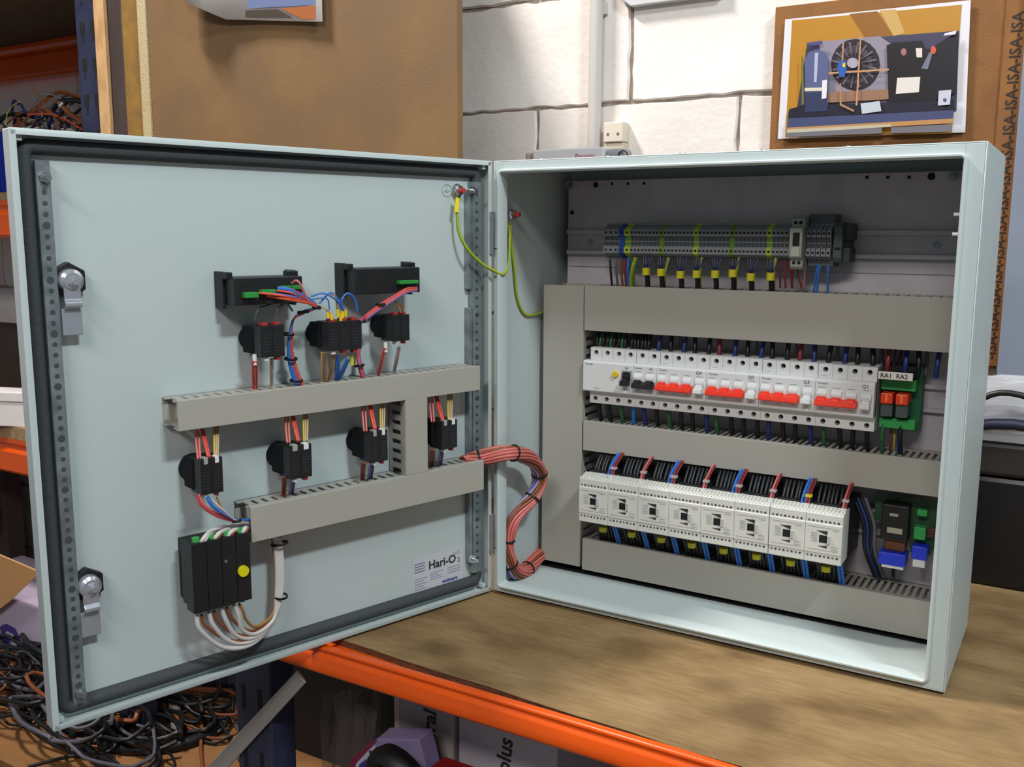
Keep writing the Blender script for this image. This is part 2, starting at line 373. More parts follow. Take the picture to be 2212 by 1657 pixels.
# mounting plate
YP = .185
mp = MB().box(.0155, .5695, YP, YP + .002, .028, .582).build('mounting_plate', M_zinc, enc, bevel=.0006)
for px, py, r in ((1287, 399, .0042), (1322, 397, .0022), (1356, 397, .0022), (1391, 396, .0022), (1873, 383, .0022), (1918, 383, .0022), (1964, 383, .0022), (2012, 381, .0046), (1236, 459, .0033)):
    c = CB(px, py, YP); MB().cyl((c.x, YP - .0004, c.z), (c.x, YP + .0005, c.z), r, 14).build('plate_hole', M_dark, mp)
for px, py in ((2060, 380), (1276 - 46, 399)):
    c = CB(px, py, YP); m2 = MB(); m2.cyl((c.x, YP - .004, c.z), (c.x, YP, c.z), .0065, 6); m2.cyl((c.x, YP - .010, c.z), (c.x, YP, c.z), .003, 10)
    m2.build('plate_nut', M_galv, mp)
MB().box(.0185, .5665, YP - .0008, YP - .0001, CB(1230, 574, YP).z - .001, CB(1230, 574, YP).z).build('plate_seam', M_galv, mp)
# screws on roof edge and inner wall
for px, py in ((1168, 345), (1312, 339), (1474, 332), (1650, 324), (1832, 317)):
    c = CB(px, py, .035); m2 = MB(); m2.cyl((c.x, .035, HT), (c.x, .035, HT + .0035), .0052, 14, .0042); m2.build('roof_screw', M_bright, enc, smooth=40)
for px, py in ((1083, 470), (1083, 500), (1085, 1138), (1085, 1170)):
    c = on_plane(px, py, (1, 0, 0), t); MB().cyl((t, c.y + .004, c.z), (t + .003, c.y + .004, c.z), .0034, 12, .0026).build('hinge_screw', M_bright, enc, smooth=40)
for px, py in ((2068, 463), (2066, 506)):
    c = CB(px + 6, py, .006); MB().cyl((fx1 + .004, .0075, c.z), (fx1 - .0075, .0075, c.z), .0018, 10).build('lock_pin', M_white, enc, label='pale plastic striker pin')
for x in (.03, .565):
    for y in (.02, .2): MB().cyl((x, y, TZ), (x, y, .0003), .009, 12).build('foot', M_black, enc)
MB().box(.010, .585, .1225, .214, t, t + .001).build('duct_shade_strip', M_dark, enc, label='black strip painting the shade under the ducts on the enclosure floor')  # dark strip stands in for the shade on the floor below the ducts
# ---- door (part) with sub-parts, built in door coordinates
door = MB()
door.box(0.003, WD, -.0205, -.0190, 0, HT)
door_o = door.build('door', M_coat, enc, bevel=.001); door_o.rotation_euler = (0, 0, -TH)
skirt = [(0, -.0195), (0, -.0006), (-.0014, 0), (-.0062, 0), (-.0062, -.0014), (-.0016, -.0014), (-.0016, -.0195)]
ring(.003, WD, 0, HT, skirt, M_coat, 'skirt', door_o, rad=.002, smooth=40, N=3)
gask = [(-.0075, -.0189), (-.0085, -.0125), (-.0120, -.0088), (-.0180, -.0085), (-.0215, -.0120), (-.0228, -.0189)]
ring(.003, WD, 0, HT, gask, M_gasket, 'gasket', door_o, rad=.024, smooth=60, N=7)
for u in (.0105, .5825):
    for z in (.0085, .5915):
        MB().box(u, u + .006, -.019, -.004, z - .003, z + .003).build('corner_bracket', M_coat, door_o, bevel=.0008)
def perf_rail(name, u0, u1, z0, z1, w, pitch, hr, parent, lab, angle=True):
    m = MB(); m.box(u0, u1, w - .0016, w, z0, z1)
    m.box(u0, u0 + .0014, -.019, w - .0016, z0, z1) if angle else None
    m.box(u1 - .0014, u1, -.019, w - .0016, z0, z1) if angle else None
    k = 0; z = z0 + .02; uc = (u0 + u1) / 2
    while z < z1 - .015:
        m.cyl((uc, w - .0005, z), (uc, w + .0004, z), hr if k % 5 else hr * 1.5, 10, m=1); z += pitch; k += 1
    return m.build(name, [M_galv, mat('rail_hole', '#3b4246', .6)], parent, label=lab)
perf_rail('perforated_rail', .5585, .5715, .018, .572, -.0085, .0105, .0024, door_o, 'galvanised perforated strip at the free edge')
perf_rail('perforated_rail', .0155, .0300, .030, .572, -.0085, .0115, .0022, door_o, 'galvanised perforated strip at the hinge side')
MB().box(.0300, .0365, -.019, -.0095, .430, .562).build('hinge_bracket', M_galv, door_o, bevel=.001)
MB().box(.0300, .0365, -.019, -.0095, .045, .405).build('hinge_bracket', M_galv, door_o, bevel=.001)
for (u, z) in ((.0325, .560), (.0325, .052), (.5635, .556), (.5640, .0305)):
    m = MB(); m.cyl((u, -.0095, z), (u, -.005, z), .0058, 6); m.cyl((u, -.009, z), (u, .003, z), .0028, 10); m.build('rail_screw', M_bright, door_o, smooth=40)
m = MB(); m.torus((.0655, -.0186, .5598), (0, 1, 0), .0078, .0003, 24, 4)
m.box(.0652, .0658, -.0190, -.0184, .5598, .566); m.box(.061, .070, -.0190, -.0184, .5592, .5598); m.box(.0625, .0685, -.0190, -.0184, .5577, .5582)
m.build('earth_mark', mat('embossed_mark', '#93a3a3', .6), door_o)
# hinges seen in the gap
for zc in (.505, .085):
    m = MB(); m.cyl((-.001, -.004, zc - .028), (-.001, -.004, zc + .028), .0042, 12); m.box(-.001, .010, -.003, .0, zc - .020, zc + .020)
    m.build('hinge', M_bright, enc, smooth=40)
# ---- cam locks
def lock(u, z, label):
    r = droot('cam_lock', label, 'lock', u, -.0186, z)
    m = MB(); m.prism([(.0185 * math.sin(PI / 3 * k), .0185 * math.cos(PI / 3 * k)) for k in range(6)], 'y', -.0085, 0); m.build('hex_nut', M_black2, r, bevel=.001)
    m = MB(); m.cyl((.001, -.0085, 0), (.001, -.0150, 0), .0118, 24, .0112); m.cyl((.001, -.0150, 0), (.001, -.0175, 0), .0112, 24, .0080); m.build('spindle', M_chrome, r, smooth=35)
    m = MB(); m.cyl((.002, -.017, -.001), (.002, -.0205, -.001), .0055, 6); m.cyl((.002, -.020, -.001), (.002, -.0235, -.001), .0030, 12); m.build('bolt', M_chrome, r, smooth=40)
    m = MB(); m.prism([(-.0135, .002), (-.0160, .002), (-.0160, -.0180), (-.0190, -.0215), (-.0190, -.0250), (-.0120, -.0290), (-.0120, -.0520), (-.0095, -.0520), (-.0095, -.0275), (-.0160, -.0235), (-.0135, -.0195)], 'x', -.0075, .0085)
    m.prism([(-.0120, -.0280), (-.0122, -.0540), (-.0094, -.0540), (-.0094, -.0268)], 'x', -.0095, .0095)
    m.build('cam', M_chrome, r, bevel=.0008)
lock(.5475, .457, 'upper chrome cam lock with black hexagon nut on the door edge')
lock(.5490, .1425, 'lower chrome cam lock with black hexagon nut on the door edge')
# ================================================================== TRUNKING
def duct(root, L, wdt, d, side=('top', 'bottom'), pitch=.0125, slotw=.0055, closed=.012, cap=True, vertical=False):
    """x 0..L, z 0..wdt, back y=0, front y=-d; if vertical the length runs along z and width along x"""
    th = .0016; sw = (lambda a, b, c, e, g, h: (e, g) if 0 else None)
    def B(m, l0, l1, y0, y1, w0, w1, k=0):
        if vertical: m.box(w0, w1, y0, y1, l0, l1, k)
        else: m.box(l0, l1, y0, y1, w0, w1, k)
    m = MB(); B(m, 0, L, -th, 0, 0, wdt); m.v and m.build('base', M_duct, root)
    for s_, (w0, w1) in (('bottom', (0, th)), ('top', (wdt - th, wdt))):
        m = MB(); B(m, 0, L, -.008, 0, w0, w1); B(m, 0, L, -d + .001, -d + closed, w0, w1)
        x = pitch * .5
        while x < L - pitch * .4:
            B(m, x, min(x + pitch - slotw, L), -d + closed, -.008, w0, w1); x += pitch
        m.build('slotted_wall', M_ductin, root)
    m = MB()
    B(m, 0, L, -d - .0012, -d, -.0010, wdt + .0010); B(m, 0, L, -d, -d + .006, -.0012, -.0001); B(m, 0, L, -d, -d + .006, wdt + .0001, wdt + .0012)
    m.build('cover', M_duct, root, bevel=.0006)
YD = .120; dd = YP - YD - .0012
r = thing('wiring_duct', 'tall vertical grey wiring duct down the left side of the mounting plate', 'wiring duct', (.0120, YP, .0125)); duct(r, .4185, .0635, dd, vertical=True)
r = thing('wiring_duct', 'widest horizontal grey wiring duct, directly below the terminal row', 'wiring duct', (.0780, YP, .3685)); duct(r, .487, .0625, dd)
r = thing('wiring_duct', 'horizontal grey wiring duct between the breakers and the contactors', 'wiring duct', (.0790, YP, .1925)); duct(r, .486, .0415, dd, pitch=.0085, slotw=.0040)
r = thing('wiring_duct', 'bottom horizontal grey wiring duct under the contactors', 'wiring duct', (.0805, YP, .0105)); duct(r, .484, .0460, dd, pitch=.0085, slotw=.0040)
r = droot('wiring_duct', 'upper horizontal grey wiring duct across the door, open at its left end', 'wiring duct', .4575, -.0187, .2985); duct(r, .415, .0305, .0390, pitch=.0125, slotw=.0040)
r = droot('wiring_duct', 'lower horizontal grey wiring duct across the door, above the white label', 'wiring duct', .3800, -.0187, .1600); duct(r, .3440, .0390, .0390, pitch=.0125, slotw=.0050)
r = droot('wiring_duct', 'short vertical grey wiring duct joining the two door ducts', 'wiring duct', .1640, -.0187, .2002); duct(r, .0975, .0320, .0390, vertical=True, pitch=.0125, slotw=.0055)
# ================================================================== DIN RAILS
for zc, lab in ((.4925, 'steel rail behind the terminal row'), (.3020, 'steel rail behind the circuit breakers'), (.1330, 'steel rail behind the contactors')):
    m = MB(); x0, x1 = (.0175 if zc > .48 else .080), .5685
    m.box(x0, x1, YP - .0015, YP - .0002, zc - .0125, zc + .0125)
    m.box(x0, x1, YP - .0075, YP - .0015, zc - .0135, zc - .0122); m.box(x0, x1, YP - .0075, YP - .0015, zc + .0122, zc + .0135)
    m.box(x0, x1, YP - .0078, YP - .0066, zc - .0175, zc - .0122); m.box(x0, x1, YP - .0078, YP - .0066, zc + .0122, zc + .0175)
    o = m.build('mounting_rail', M_zinc); tag(o, lab + ' on the mounting plate', 'rail')
    if zc > .48:
        for px in (1275, 2024):
            c = CB(px, 518, YP); MB().cyl((c.x, YP - .0035, zc), (c.x, YP - .0015, zc), .0042, 12).build('rail_screw', M_galv, o)
# ================================================================== TERMINAL ROW
def term_profile():
    return [(-.0078, -.0185), (-.0300, -.0245), (-.0400, -.0245), (-.0400, -.0215), (-.0480, -.0195), (-.0480, -.0165), (-.0535, -.0165), (-.0535, -.0075), (-.0495, -.0070),
            (-.0495, .0070), (-.0535, .0075), (-.0535, .0165), (-.0480, .0165), (-.0480, .0195), (-.0400, .0215), (-.0400, .0245), (-.0300, .0245), (-.0078, .0185)]
def terminal(w, body, mark, label, group, cat='terminal block'):
    r = thing('terminal_block', label, cat, (0, 0, 0), 0, group)
    MB().prism(term_profile(), 'x', .00012, w - .00012).build('housing', body, r)
    for sgn in (1, -1):
        MB().cyl((w / 2, -.0537, sgn * .012), (w / 2, -.0530, sgn * .012), min(w * .32, .0019), 8).build('screw', M_dark, r)
    m = MB(); m.box(.0006, w - .0006, -.0500, -.0494, .0008, .0058); m.box(.0006, w - .0006, -.0500, -.0494, -.0058, -.0008); m.build('bridge_slot', mark, r)
    return r
ZT = .4945
def tx(px, Y=.1315): return CB(px, 520, Y).x
x = tx(1303); protos = {}
seq = [('w', .0076)] * 3 + [('b', .0082), ('g', .0085)] + [('n', .0052)] * 8 + [('g', .0062)] + [('n', .0052)] * 8 + [('g', .0062)] + [('n', .0052)] * 8 + [('g', .0062)] + [('n', .0052)] * 8 + [('g', .0062)] + [('d', .0052)] * 5
scale_t = (tx(1712) - x) / sum(s[1] for s in seq)
defs = {'w': (M_term, M_term2, 'wide grey terminal block at the left end of the terminal row', 'wide grey terminals at the left end'),
        'b': (M_tblue, M_tblue, 'blue terminal block near the left end of the terminal row', None),
        'g': (M_tgy, M_tgy2, '', 'green and yellow earth terminals'),
        'n': (M_term, M_term2, 'narrow grey terminal block between the green-yellow earth terminals', 'narrow grey terminals'),
        'd': (M_term, M_term2, 'narrow grey terminal block just left of the tall pale relay', 'grey terminals left of the relay')}
gi = 0
for k, w in seq:
    w *= scale_t
    key = (k, round(w, 5)); body, mark, lab, grp = defs[k]
    if k == 'g':
        lab = ('wide green-yellow earth terminal beside the blue one', 'green-yellow earth terminal, second from the left end', 'green-yellow earth terminal in the middle of the terminal row',
               'green-yellow earth terminal, fourth from the left end', 'green-yellow earth terminal nearest the pale relay')[gi]; gi += 1
        if gi in (2, 4): key = (k, 'dull')
    if key not in protos:
        protos[key] = terminal(w, mat('terminal_green_yellow_dull', '#6f8a24', .5) if key[1] == 'dull' else body, mark, lab, grp); o = protos[key]
    else: o = dup(protos[key], (0, 0, 0), lab, grp)
    o.location = (x, YP, ZT); x += w
# relay
r = thing('interface_relay', 'tall pale grey relay with a dark window in the terminal row', 'relay', (x + .0006, YP, ZT))
m = MB(); m.prism([(-.0078, -.028), (-.040, -.0335), (-.058, -.0335), (-.062, -.030), (-.062, -.020), (-.070, -.018), (-.070, .018), (-.062, .020), (-.062, .030), (-.055, .0345), (-.040, .0345), (-.0078, .028)], 'x', 0, .0155)
m.build('housing', mat('pale_relay_grey', '#94988d', .5), r, bevel=.0005)
MB().box(.004, .0125, -.0706, -.0698, -.004, .0125).build('window', M_dark, r)
MB().box(.003, .0130, -.0712, -.0698, -.017, -.0055).build('clip', mat('pale_clip', '#b1b6aa', .5), r)
for sg in (1, -1):
    for xx in (.0045, .011): MB().cyl((xx, -.0623, sg * .025), (xx, -.0615, sg * .025), .0023, 10).build('screw', M_dark, r)
x += .0168
pr = None
for i in range(1):
    m = MB(); r = thing('relay_socket', 'dark grey raised block behind the terminals right of the pale relay', 'socket', (x, YP, ZT)); m.box(0, .0320, -.040, -.008, -.030, .036); m.build('housing', mat('dark_relay_grey', '#50565a', .5), r, bevel=.001)
for i in range(5):
    o = dup(protos[[k for k in protos if k[0] == 'd'][0]], (x + .0005 + i * .0062, YP - .0005, ZT - .0005), 'narrow grey terminal block right of the tall pale relay', 'grey terminals right of the relay')
x += .0330
r = thing('end_clamp', 'dark grey end clamp closing the right end of the terminal row', 'clamp', (x, YP, ZT))
m = MB(); m.prism([(-.0078, -.018), (-.030, -.0245), (-.045, -.0245), (-.050, -.018), (-.050, .020), (-.045, .0255), (-.030, .0255), (-.0078, .020)], 'x', 0, .0105); m.build('housing', mat('clamp_grey', '#4a5155', .5), r, bevel=.0008)
m = MB(); m.box(.0095, .0200, -.040, -.008, .004, .0245); m.box(.0095, .0185, -.040, -.008, -.024, -.006); m.box(.0095, .016, -.034, -.008, -.006, .004); m.build('jaw', mat('clamp_dark', '#343b3f', .5), r, bevel=.0008)
MB().box(.002, .009, -.0506, -.0498, -.0085, -.0055).build('slot', M_dark, r)
# ================================================================== CIRCUIT BREAKERS
MOD = .0179; BZ = .3030
bx0 = CB(1276, 760, .125).x
M_hole = mat('screw_recess', '#8b8b88', .6)
def breaker(nm, label, cat, n, i0, poles, tagtxt, rcd=False):
    r = thing(nm, label, cat, (bx0 + i0 * MOD, YP, BZ)); w = n * MOD - .0003
    sh, ns = -.0600, -.0712
    m = MB(); m.box(0, w, sh + .006, -.0078, -.0405, .0405); m.build('housing', M_white, r, bevel=.0006)
    m = MB()
    for k in range(n):
        xa, xb = (k * MOD if k else 0), min((k + 1) * MOD, w)
        for sg in (1, -1):
            za, zb = (.0225, .0405) if sg > 0 else (-.0405, -.0225)
            m.holed(xa, xb, za, zb, (xa + xb) / 2, sg * .0335, .0033, sh, .0055)
        m.box(xa + .0, xa + .00025, sh, sh + .006, .0225, .0405)
    m.box(0, w, sh, sh + .006, .0403, .0405); m.box(0, w, sh, sh + .006, -.0405, -.0403); m.box(0, .0003, sh + .0001, sh + .006, -.0404, .0404); m.box(w - .0003, w, sh + .0001, sh + .006, -.0404, .0404)
    m.build('terminal_face', [M_white, M_dark, M_hole], r)
    x0n = -.0062 if rcd else 0
    m = MB(); m.prism([(sh + .0055, -.0224), (ns + .002, -.0224), (ns, -.0205), (ns, .0195), (ns + .0025, .0224), (sh + .0055, .0224)], 'x', x0n, w)
    m.build('nose', M_white, r, bevel=.0004)
    k0 = n - poles
    # window strip with toggles
    for k in range(k0, n):
        xa = k * MOD; cx = xa + MOD / 2
        m = MB(); m.cyl((xa + .0030, ns + .0015, .0035), (xa + MOD - .0030, ns + .0015, .0035), .0062, 18); m.build('toggle_drum', M_black if rcd else M_white, r, smooth=40)
        if not rcd:
            MB().box(xa + .0035, xa + .0125, ns - .00025, ns + .0005, .0118, .0126).build('mark', M_lgrey, r)
        MB().box(xa + .0055, xa + .0115, ns - .00025, ns + .0005, -.0150, -.0142).build('mark', M_lgrey, r)
    return r, w, ns
def handle(r, xa, xb, z, ns, mt, humps, label=None):
    m = MB(); m.prism([(ns, z - .0042), (ns - .0115, z - .0050), (ns - .0125, z - .0038), (ns - .0115, z + .0010), (ns - .004, z + .0035), (ns, z + .0035)], 'x', xa, xb)
    for h in humps: m.cyl((h - .0042, ns - .0045, z + .0008), (h + .0042, ns - .0045, z + .0008), .0052, 14)
    m.build('handle', mt, r, smooth=40, label=label)
def tiny(r, s, x, z, ns, mt, size=.0042): text('lettering', s, size, mt, r, (x, ns - .0001, z))
r, w, ns = breaker('residual_current_breaker', 'wide white residual current breaker with yellow test button and black switch, far left', 'circuit breaker', 4, 0, 1, 'Q6', rcd=True)
MB().box(3 * MOD + .0012, 4 * MOD - .0012, ns - .0012, ns + .001, -.0085, .0125).build('switch_surround', M_lgrey, r, bevel=.0004)
handle(r, 3 * MOD + .0035, 4 * MOD - .0035, -.003, ns - .001, M_black, [3.5 * MOD])
MB().box(3 * MOD + .0045, 4 * MOD - .0045, ns - .004, ns, -.001, .0105).build('toggle', M_black, r, bevel=.0008)
MB().cyl((2.55 * MOD, ns, .006), (2.55 * MOD, ns - .0035, .006), .0046, 18, .0042).build('test_button', M_yel, r, smooth=40, label='round yellow test button')
tiny(r, 'Terasaki', -.003, .0165, ns, M_blueprint, .0036); tiny(r, 'Q6', 3.3 * MOD, .0145, ns, M_print); tiny(r, '230V~', .012, -.018, ns, M_lgrey, .0036)
r, w, ns = breaker('circuit_breaker', 'two pole white circuit breaker with black toggles', 'circuit breaker', 2, 4, 2, 'Q5')
handle(r, .003, 2 * MOD - .003, -.005, ns, M_black, [.5 * MOD, 1.5 * MOD]); tiny(r, 'Terasaki', .002, .0160, ns, M_blueprint, .0036); tiny(r, 'Q5', 1.35 * MOD, .0155, ns, M_print)
for i, (q, lab) in enumerate((('Q4', 'leftmost of the four white breakers with a red toggle bar'), ('Q2', 'second from left of the four white breakers with a red toggle bar'),
                              ('Q3', 'third from left of the four white breakers with a red toggle bar'), ('Q1', 'rightmost of the four white breakers with a red toggle bar'))):
    r, w, ns = breaker('circuit_breaker', lab, 'circuit breaker', 4, 6 + 4 * i, 4, q)
    handle(r, .0022, 3 * MOD - .0012, -.005, ns, M_redh, [.5 * MOD, 1.5 * MOD, 2.5 * MOD], 'red bar joining three toggles')
    handle(r, 3 * MOD + .003, 4 * MOD - .0035, -.005, ns, M_white, [3.5 * MOD], 'white neutral toggle')
    tiny(r, 'Terasaki', .003, .0160, ns, M_blueprint, .0036); tiny(r, q, 3.15 * MOD, .0150, ns, M_print, .0062)
    MB().box(.004, .011, -.06025, -.0595, .0248, .0254).build('mark', M_lgrey, r)
# ================================================================== CONTACTORS
cx0, CW, CZ = .0999, .04515, .1330
def contactor():
    r = thing('contactor', '', 'contactor', (cx0, YP, CZ), 0, 'white contactors in the bottom row')
    w = CW - .0004; f = -.1150
    m = MB(); m.box(.001, w - .001, -.085, -.0078, -.036, .036); m.build('base', M_black, r, bevel=.001)
    m = MB(); m.prism([(-.080, -.0315), (f + .001, -.0325), (f, -.0315), (f, -.0200), (f - .0012, -.0190), (f - .0012, .0180), (f, .0190), (f, .0300), (f + .003, .0325), (-.080, .0335)], 'x', 0, w)
    m.build('housing', M_white2, r, bevel=.0004)
    m = MB()
    for k in range(9):
        xx = .002 + k * .0048; m.prism([(f + .001, .0320), (f + .016, .0370), (f + .016, .0320)], 'x', xx, xx + .0018)
    m.box(0, w, f + .014, f + .022, .0318, .0350); m.build('terminal_shroud', M_white2, r)
    for sg, zz in ((1, .0215), (-1, -.0235)):
        m = MB()
        for k in range(8):
            xx = .0028 + k * .0051; m.cyl((xx + .0012, f - .00025, zz), (xx + .0012, f + .001, zz), .0015, 8, m=k % 2)
        m.build('terminal_screw', [mat('contact_grey', '#6e6f6b', .5), mat('contact_grey_dark', '#3b3c3a', .5)], r)
        MB().box(.0015, w - .0015, f - .0003, f + .001, zz + sg * -.0045 - .0003, zz + sg * -.0045 + .0002).build('ridge', M_lgrey, r)
    g = f - .0013
    MB().box(.0175, .0275, g - .0003, g + .0005, -.0052, .0042).build('window', M_dark, r, label='square black window')
    m = MB(); m.slab([(.014, g, .0095), (.0272, g, .0052), (.0272, g, .0102)], (0, 1, 0), -.0003); m.slab([(.016, g, -.0098), (.0272, g, -.0118), (.0272, g, -.0088)], (0, 1, 0), -.0003)
    m.build('pointer_mark', M_print, r)
    m = MB()
    for zz in (.0062, .0040, .0018, -.0004, -.0026, -.0048): m.box(.0075, .0150, g - .0002, g + .0004, zz, zz + .0006)
    for zz in (.0115, -.0095, -.0130): m.box(.0325, .0405, g - .0002, g + .0004, zz, zz + .0006)
    for zz in (.0140, -.0150): m.box(.003, .041, g - .0002, g + .0004, zz, zz + .0004)
    m.build('small_print', M_lgrey, r)
    m = MB(); m.box(.0275, .0310, g - .0025, g + .001, -.0058, .0048); m.build('slide', mat('slide_grey', '#b4b3b0', .5), r, bevel=.0004)
    return r
clab = ['leftmost white contactor in the bottom row', 'second white contactor from the left in the bottom row', 'third white contactor from the left in the bottom row', 'fourth white contactor from the left, left of the row centre',
        'fifth white contactor from the left, right of the row centre', 'third white contactor from the right in the bottom row', 'second white contactor from the right in the bottom row', 'rightmost white contactor, next to the empty plate']
c0 = contactor(); c0['label'] = clab[0]
for i in range(1, 8): dup(c0, (cx0 + i * CW + (.0006 if i > 5 else 0), YP, CZ), clab[i])
# ================================================================== RIGHT HAND MODULES
r = thing('relay_module', 'green relay module with two orange relays right of the breakers', 'relay module', (.4835, YP, .3030))
MB().box(-.001, .045, -.030, -.0078, -.040, .042).build('carrier', M_greenm, r, bevel=.001)
MB().box(0, .040, -.048, -.030, .012, .026).build('terminal_strip', M_green, r, bevel=.0008); MB().box(0, .042, -.048, -.030, -.036, -.024).build('terminal_strip', M_green, r, bevel=.0008)
MB().box(0, .038, -.046, -.030, .036, .042).build('terminal_strip', M_dark, r)
o = MB().box(-.001, .0385, -.0665, -.0655, .0275, .0370).build('label_strip', mat('white_tape', '#e4dcd4', .5), r, label='white tape with handwritten numbers')
MB().box(-.001, .0385, -.0655, -.030, .0300, .0345).build('label_bracket', M_greenm, r)
text('lettering', 'RA1  RA2', .0078, M_print, r, (.0012, -.0667, .0295), bold=.0001)
for k in (0, 1):
    xx = .0025 + k * .0175
    MB().box(xx, xx + .0140, -.062, -.030, -.0035, .0095).build('relay', M_orl, r, bevel=.001, label='orange relay cap')
    MB().box(xx + .0055, xx + .008, -.0624, -.0618, -.001, .008).build('mark', mat('orange_light', '#f08a50', .4), r)
    MB().box(xx, xx + .0140, -.058, -.030, -.0200, -.0040).build('relay_base', M_clear, r, bevel=.001)
r = thing('circuit_board', 'green circuit board with a black relay and blue terminals, bottom right of the plate', 'circuit board', (.4900, YP, .1080))
MB().prism([(-.008, .070), (.068, .070), (.068, .018), (.062, -.002), (.038, -.002), (.036, .030), (-.008, .034)], 'y', -.028, -.026).build('board', M_pcb, r)
MB().box(.004, .036, -.050, -.028, .016, .062).build('relay', M_black2, r, bevel=.0015)
MB().box(.012, .030, -.051, -.0498, .026, .033).build('relay_label', mat('relay_print', '#a7a48b', .5), r); MB().box(.014, .024, -.051, -.0498, .048, .0515).build('relay_mark', M_lgrey, r)
MB().box(.008, .034, -.044, -.028, .000, .016).build('coil', mat('copper_coil', '#6e4630', .4, .3), r, bevel=.003)
MB().box(.004, .036, -.052, -.026, -.016, .0).build('plug', M_bluet, r, bevel=.001, label='blue plug'); MB().box(.008, .034, -.050, -.026, -.020, -.016).build('plug_edge', M_white, r)
MB().box(.042, .060, -.048, -.026, -.004, .013).build('plug', M_bluet, r, bevel=.001, label='blue plug')
MB().box(.044, .058, -.046, -.026, -.014, -.004).build('plug_edge', M_white, r)
MB().box(.042, .056, -.042, -.028, .020, .036).build('connector', M_green, r, bevel=.001)
MB().box(.044, .056, -.040, -.028, .050, .058).build('connector', M_green, r, bevel=.001)
MB().cyl((.020, -.038, -.017), (.021, -.036, -.036), .0022, 8).build('lead', M_dark, r)
for k in range(3): MB().tube([(.056, -.036, .024 + k * .004), (.066, -.040, .028 + k * .004), (.076, -.036, .027 + k * .003)], .0011, 6).build('lead', WM('dkred'), r)
# ================================================================== WIRES INSIDE ENCLOSURE
def wire(pts, c, label, group, r=.0012, name='wire', cat='wire', sub=4):
    o = MB().tube(pts, r, 7, sub=sub).build(name, WM(c), smooth=60); tag(o, label, cat, group); return o
rw = random.Random(11)
# between breaker tops and duct
cols = ['green', 'green', 'green', 'black', 'greyw', 'dkblue', 'greyw', 'black', 'dkred', 'greyw', 'black', 'dkblue']
for k in range(26):
    x = bx0 + (k + .5) * MOD + rw.uniform(-.002, .002); y = .140
    if k < 5:
        for q in (-.005, 0, .005): wire([(x + q, y, .334), (x + q, y - .002, .350), (x + q + rw.uniform(-.003, .003), y + .008, .372)], ('black', 'green', 'black')[int(q * 200 + 1)] if k < 3 else 'black', 'dark green or black wire above the residual current breaker', 'wires above the residual current breaker', r=.0026)
    else:
        c = ('black', 'dkblue', 'black', 'black', 'dkred', 'dkblue')[k % 6]
        wire([(x, y, .334), (x + .001, y - .002, .350), (x + rw.uniform(-.003, .003), y + .008, .372)], c, 'thick dark wire rising from the breakers into the widest duct', 'wires above the breakers', r=.0031)
        if k % 3 == 0: wire([(x + .006, y + .02, .334), (x + .007, y + .02, .350), (x + .006, y + .02, .372)], 'greyw', 'thin grey wire behind the dark wires above the breakers', 'grey wires above the breakers', r=.0022)
    if k < 24:
        c2 = 'dkblue' if k in (4, 9, 14, 17) else ('black', 'black', 'green', 'black')[k % 4]
        if k == 3: c2 = 'blue'
        g2 = {'blue': ('bright blue wire dropping from the breakers into the duct below', None), 'dkblue': ('dark blue wire dropping from the breakers into the duct below', 'dark blue wires below the breakers')}.get(c2, ('thick black or dark green wire dropping from the breakers into the duct below', 'wires below the breakers'))
        wire([(x, y, .272), (x + rw.uniform(-.001, .001), y - .002, .255), (x + rw.uniform(-.002, .002), y + .006, .228)], c2, g2[0], g2[1], r=.0031)
# terminals feed wires
cab_px = [(1396, 586), (1428, 588), (1470, 593), (1505, 592), (1545, 592), (1583, 590), (1622, 598), (1665, 597)]
for i, (px, py) in enumerate(cab_px):
    c = CB(px, py, .135); zt_ = .4715; lab = ORD[i] + ' black cable from the left with a yellow marker below the terminals'
    r = thing('control_cable', lab, 'cable', (c.x, .135, c.z), 0, 'cables with yellow markers below the terminals')
    MB().tube([(0, 0, .002), (.0005, .004, -.012), (-.001, .010, -.032)], .0036, 9).build('sheath', M_black, r, smooth=60)
    m = MB(); m.cyl((0, 0, .0048), (0, 0, -.0052), .0056, 10); m.build('marker', M_ymark, r, smooth=40)
    for j, (dx, cc) in enumerate(((-.006, 'black'), (-.002, 'dkblue'), (.003, 'black'), (.008, 'dkblue'))):
        MB().tube([(dx * .2, 0, .004), (dx * .6, -.001, .010), (dx, .002, zt_ - c.z + .002)], .0011, 6).build('wire', WM(cc), r, smooth=60)
for i, (p0, p1) in enumerate((((1372, 556), (1358, 615)), ((1445, 556), (1430, 622)), ((1517, 556), (1508, 622)), ((1597, 556), (1584, 626)), ((1676, 556), (1668, 628)))):
    a, b = CB(*p0, .138), CB(*p1, .140); lab = ('wide pair of', 'second', 'third', 'fourth', 'fifth')[i]
    wire([a, (a + b) / 2 + Vector((.0005, -.002, 0)), b + Vector((0, .01, -.006))], 'gy', 'green-yellow earth wire under the earth terminal, ' + ORD[i] + ' from the left', 'earth wires under the terminals', r=.0018)
    if i == 0: wire([a + Vector((.003, 0, 0)), (a + b) / 2 + Vector((.0035, -.002, 0)), b + Vector((.004, .01, -.006))], 'gy2', 'greener earth wire beside the leftmost earth wire under the terminals', 'earth wires under the terminals', r=.0018)
for px, c in ((1318, 'black'), (1330, 'greyw'), (1341, 'brown'), (1349, 'dkred')):
    a = CB(px, 560, .14); wire([a, a + Vector((.001, 0, -.015)), a + Vector((.000, .008, -.038))], c, 'dark wire under the wide grey terminals at the left end', 'wires under the wide terminals', r=.0016)
a = CB(1358, 556, .139); wire([a, a + Vector((-.001, 0, -.018)), a + Vector((-.003, .006, -.038))], 'blue', 'bright blue wire under the blue terminal', None, r=.0018)
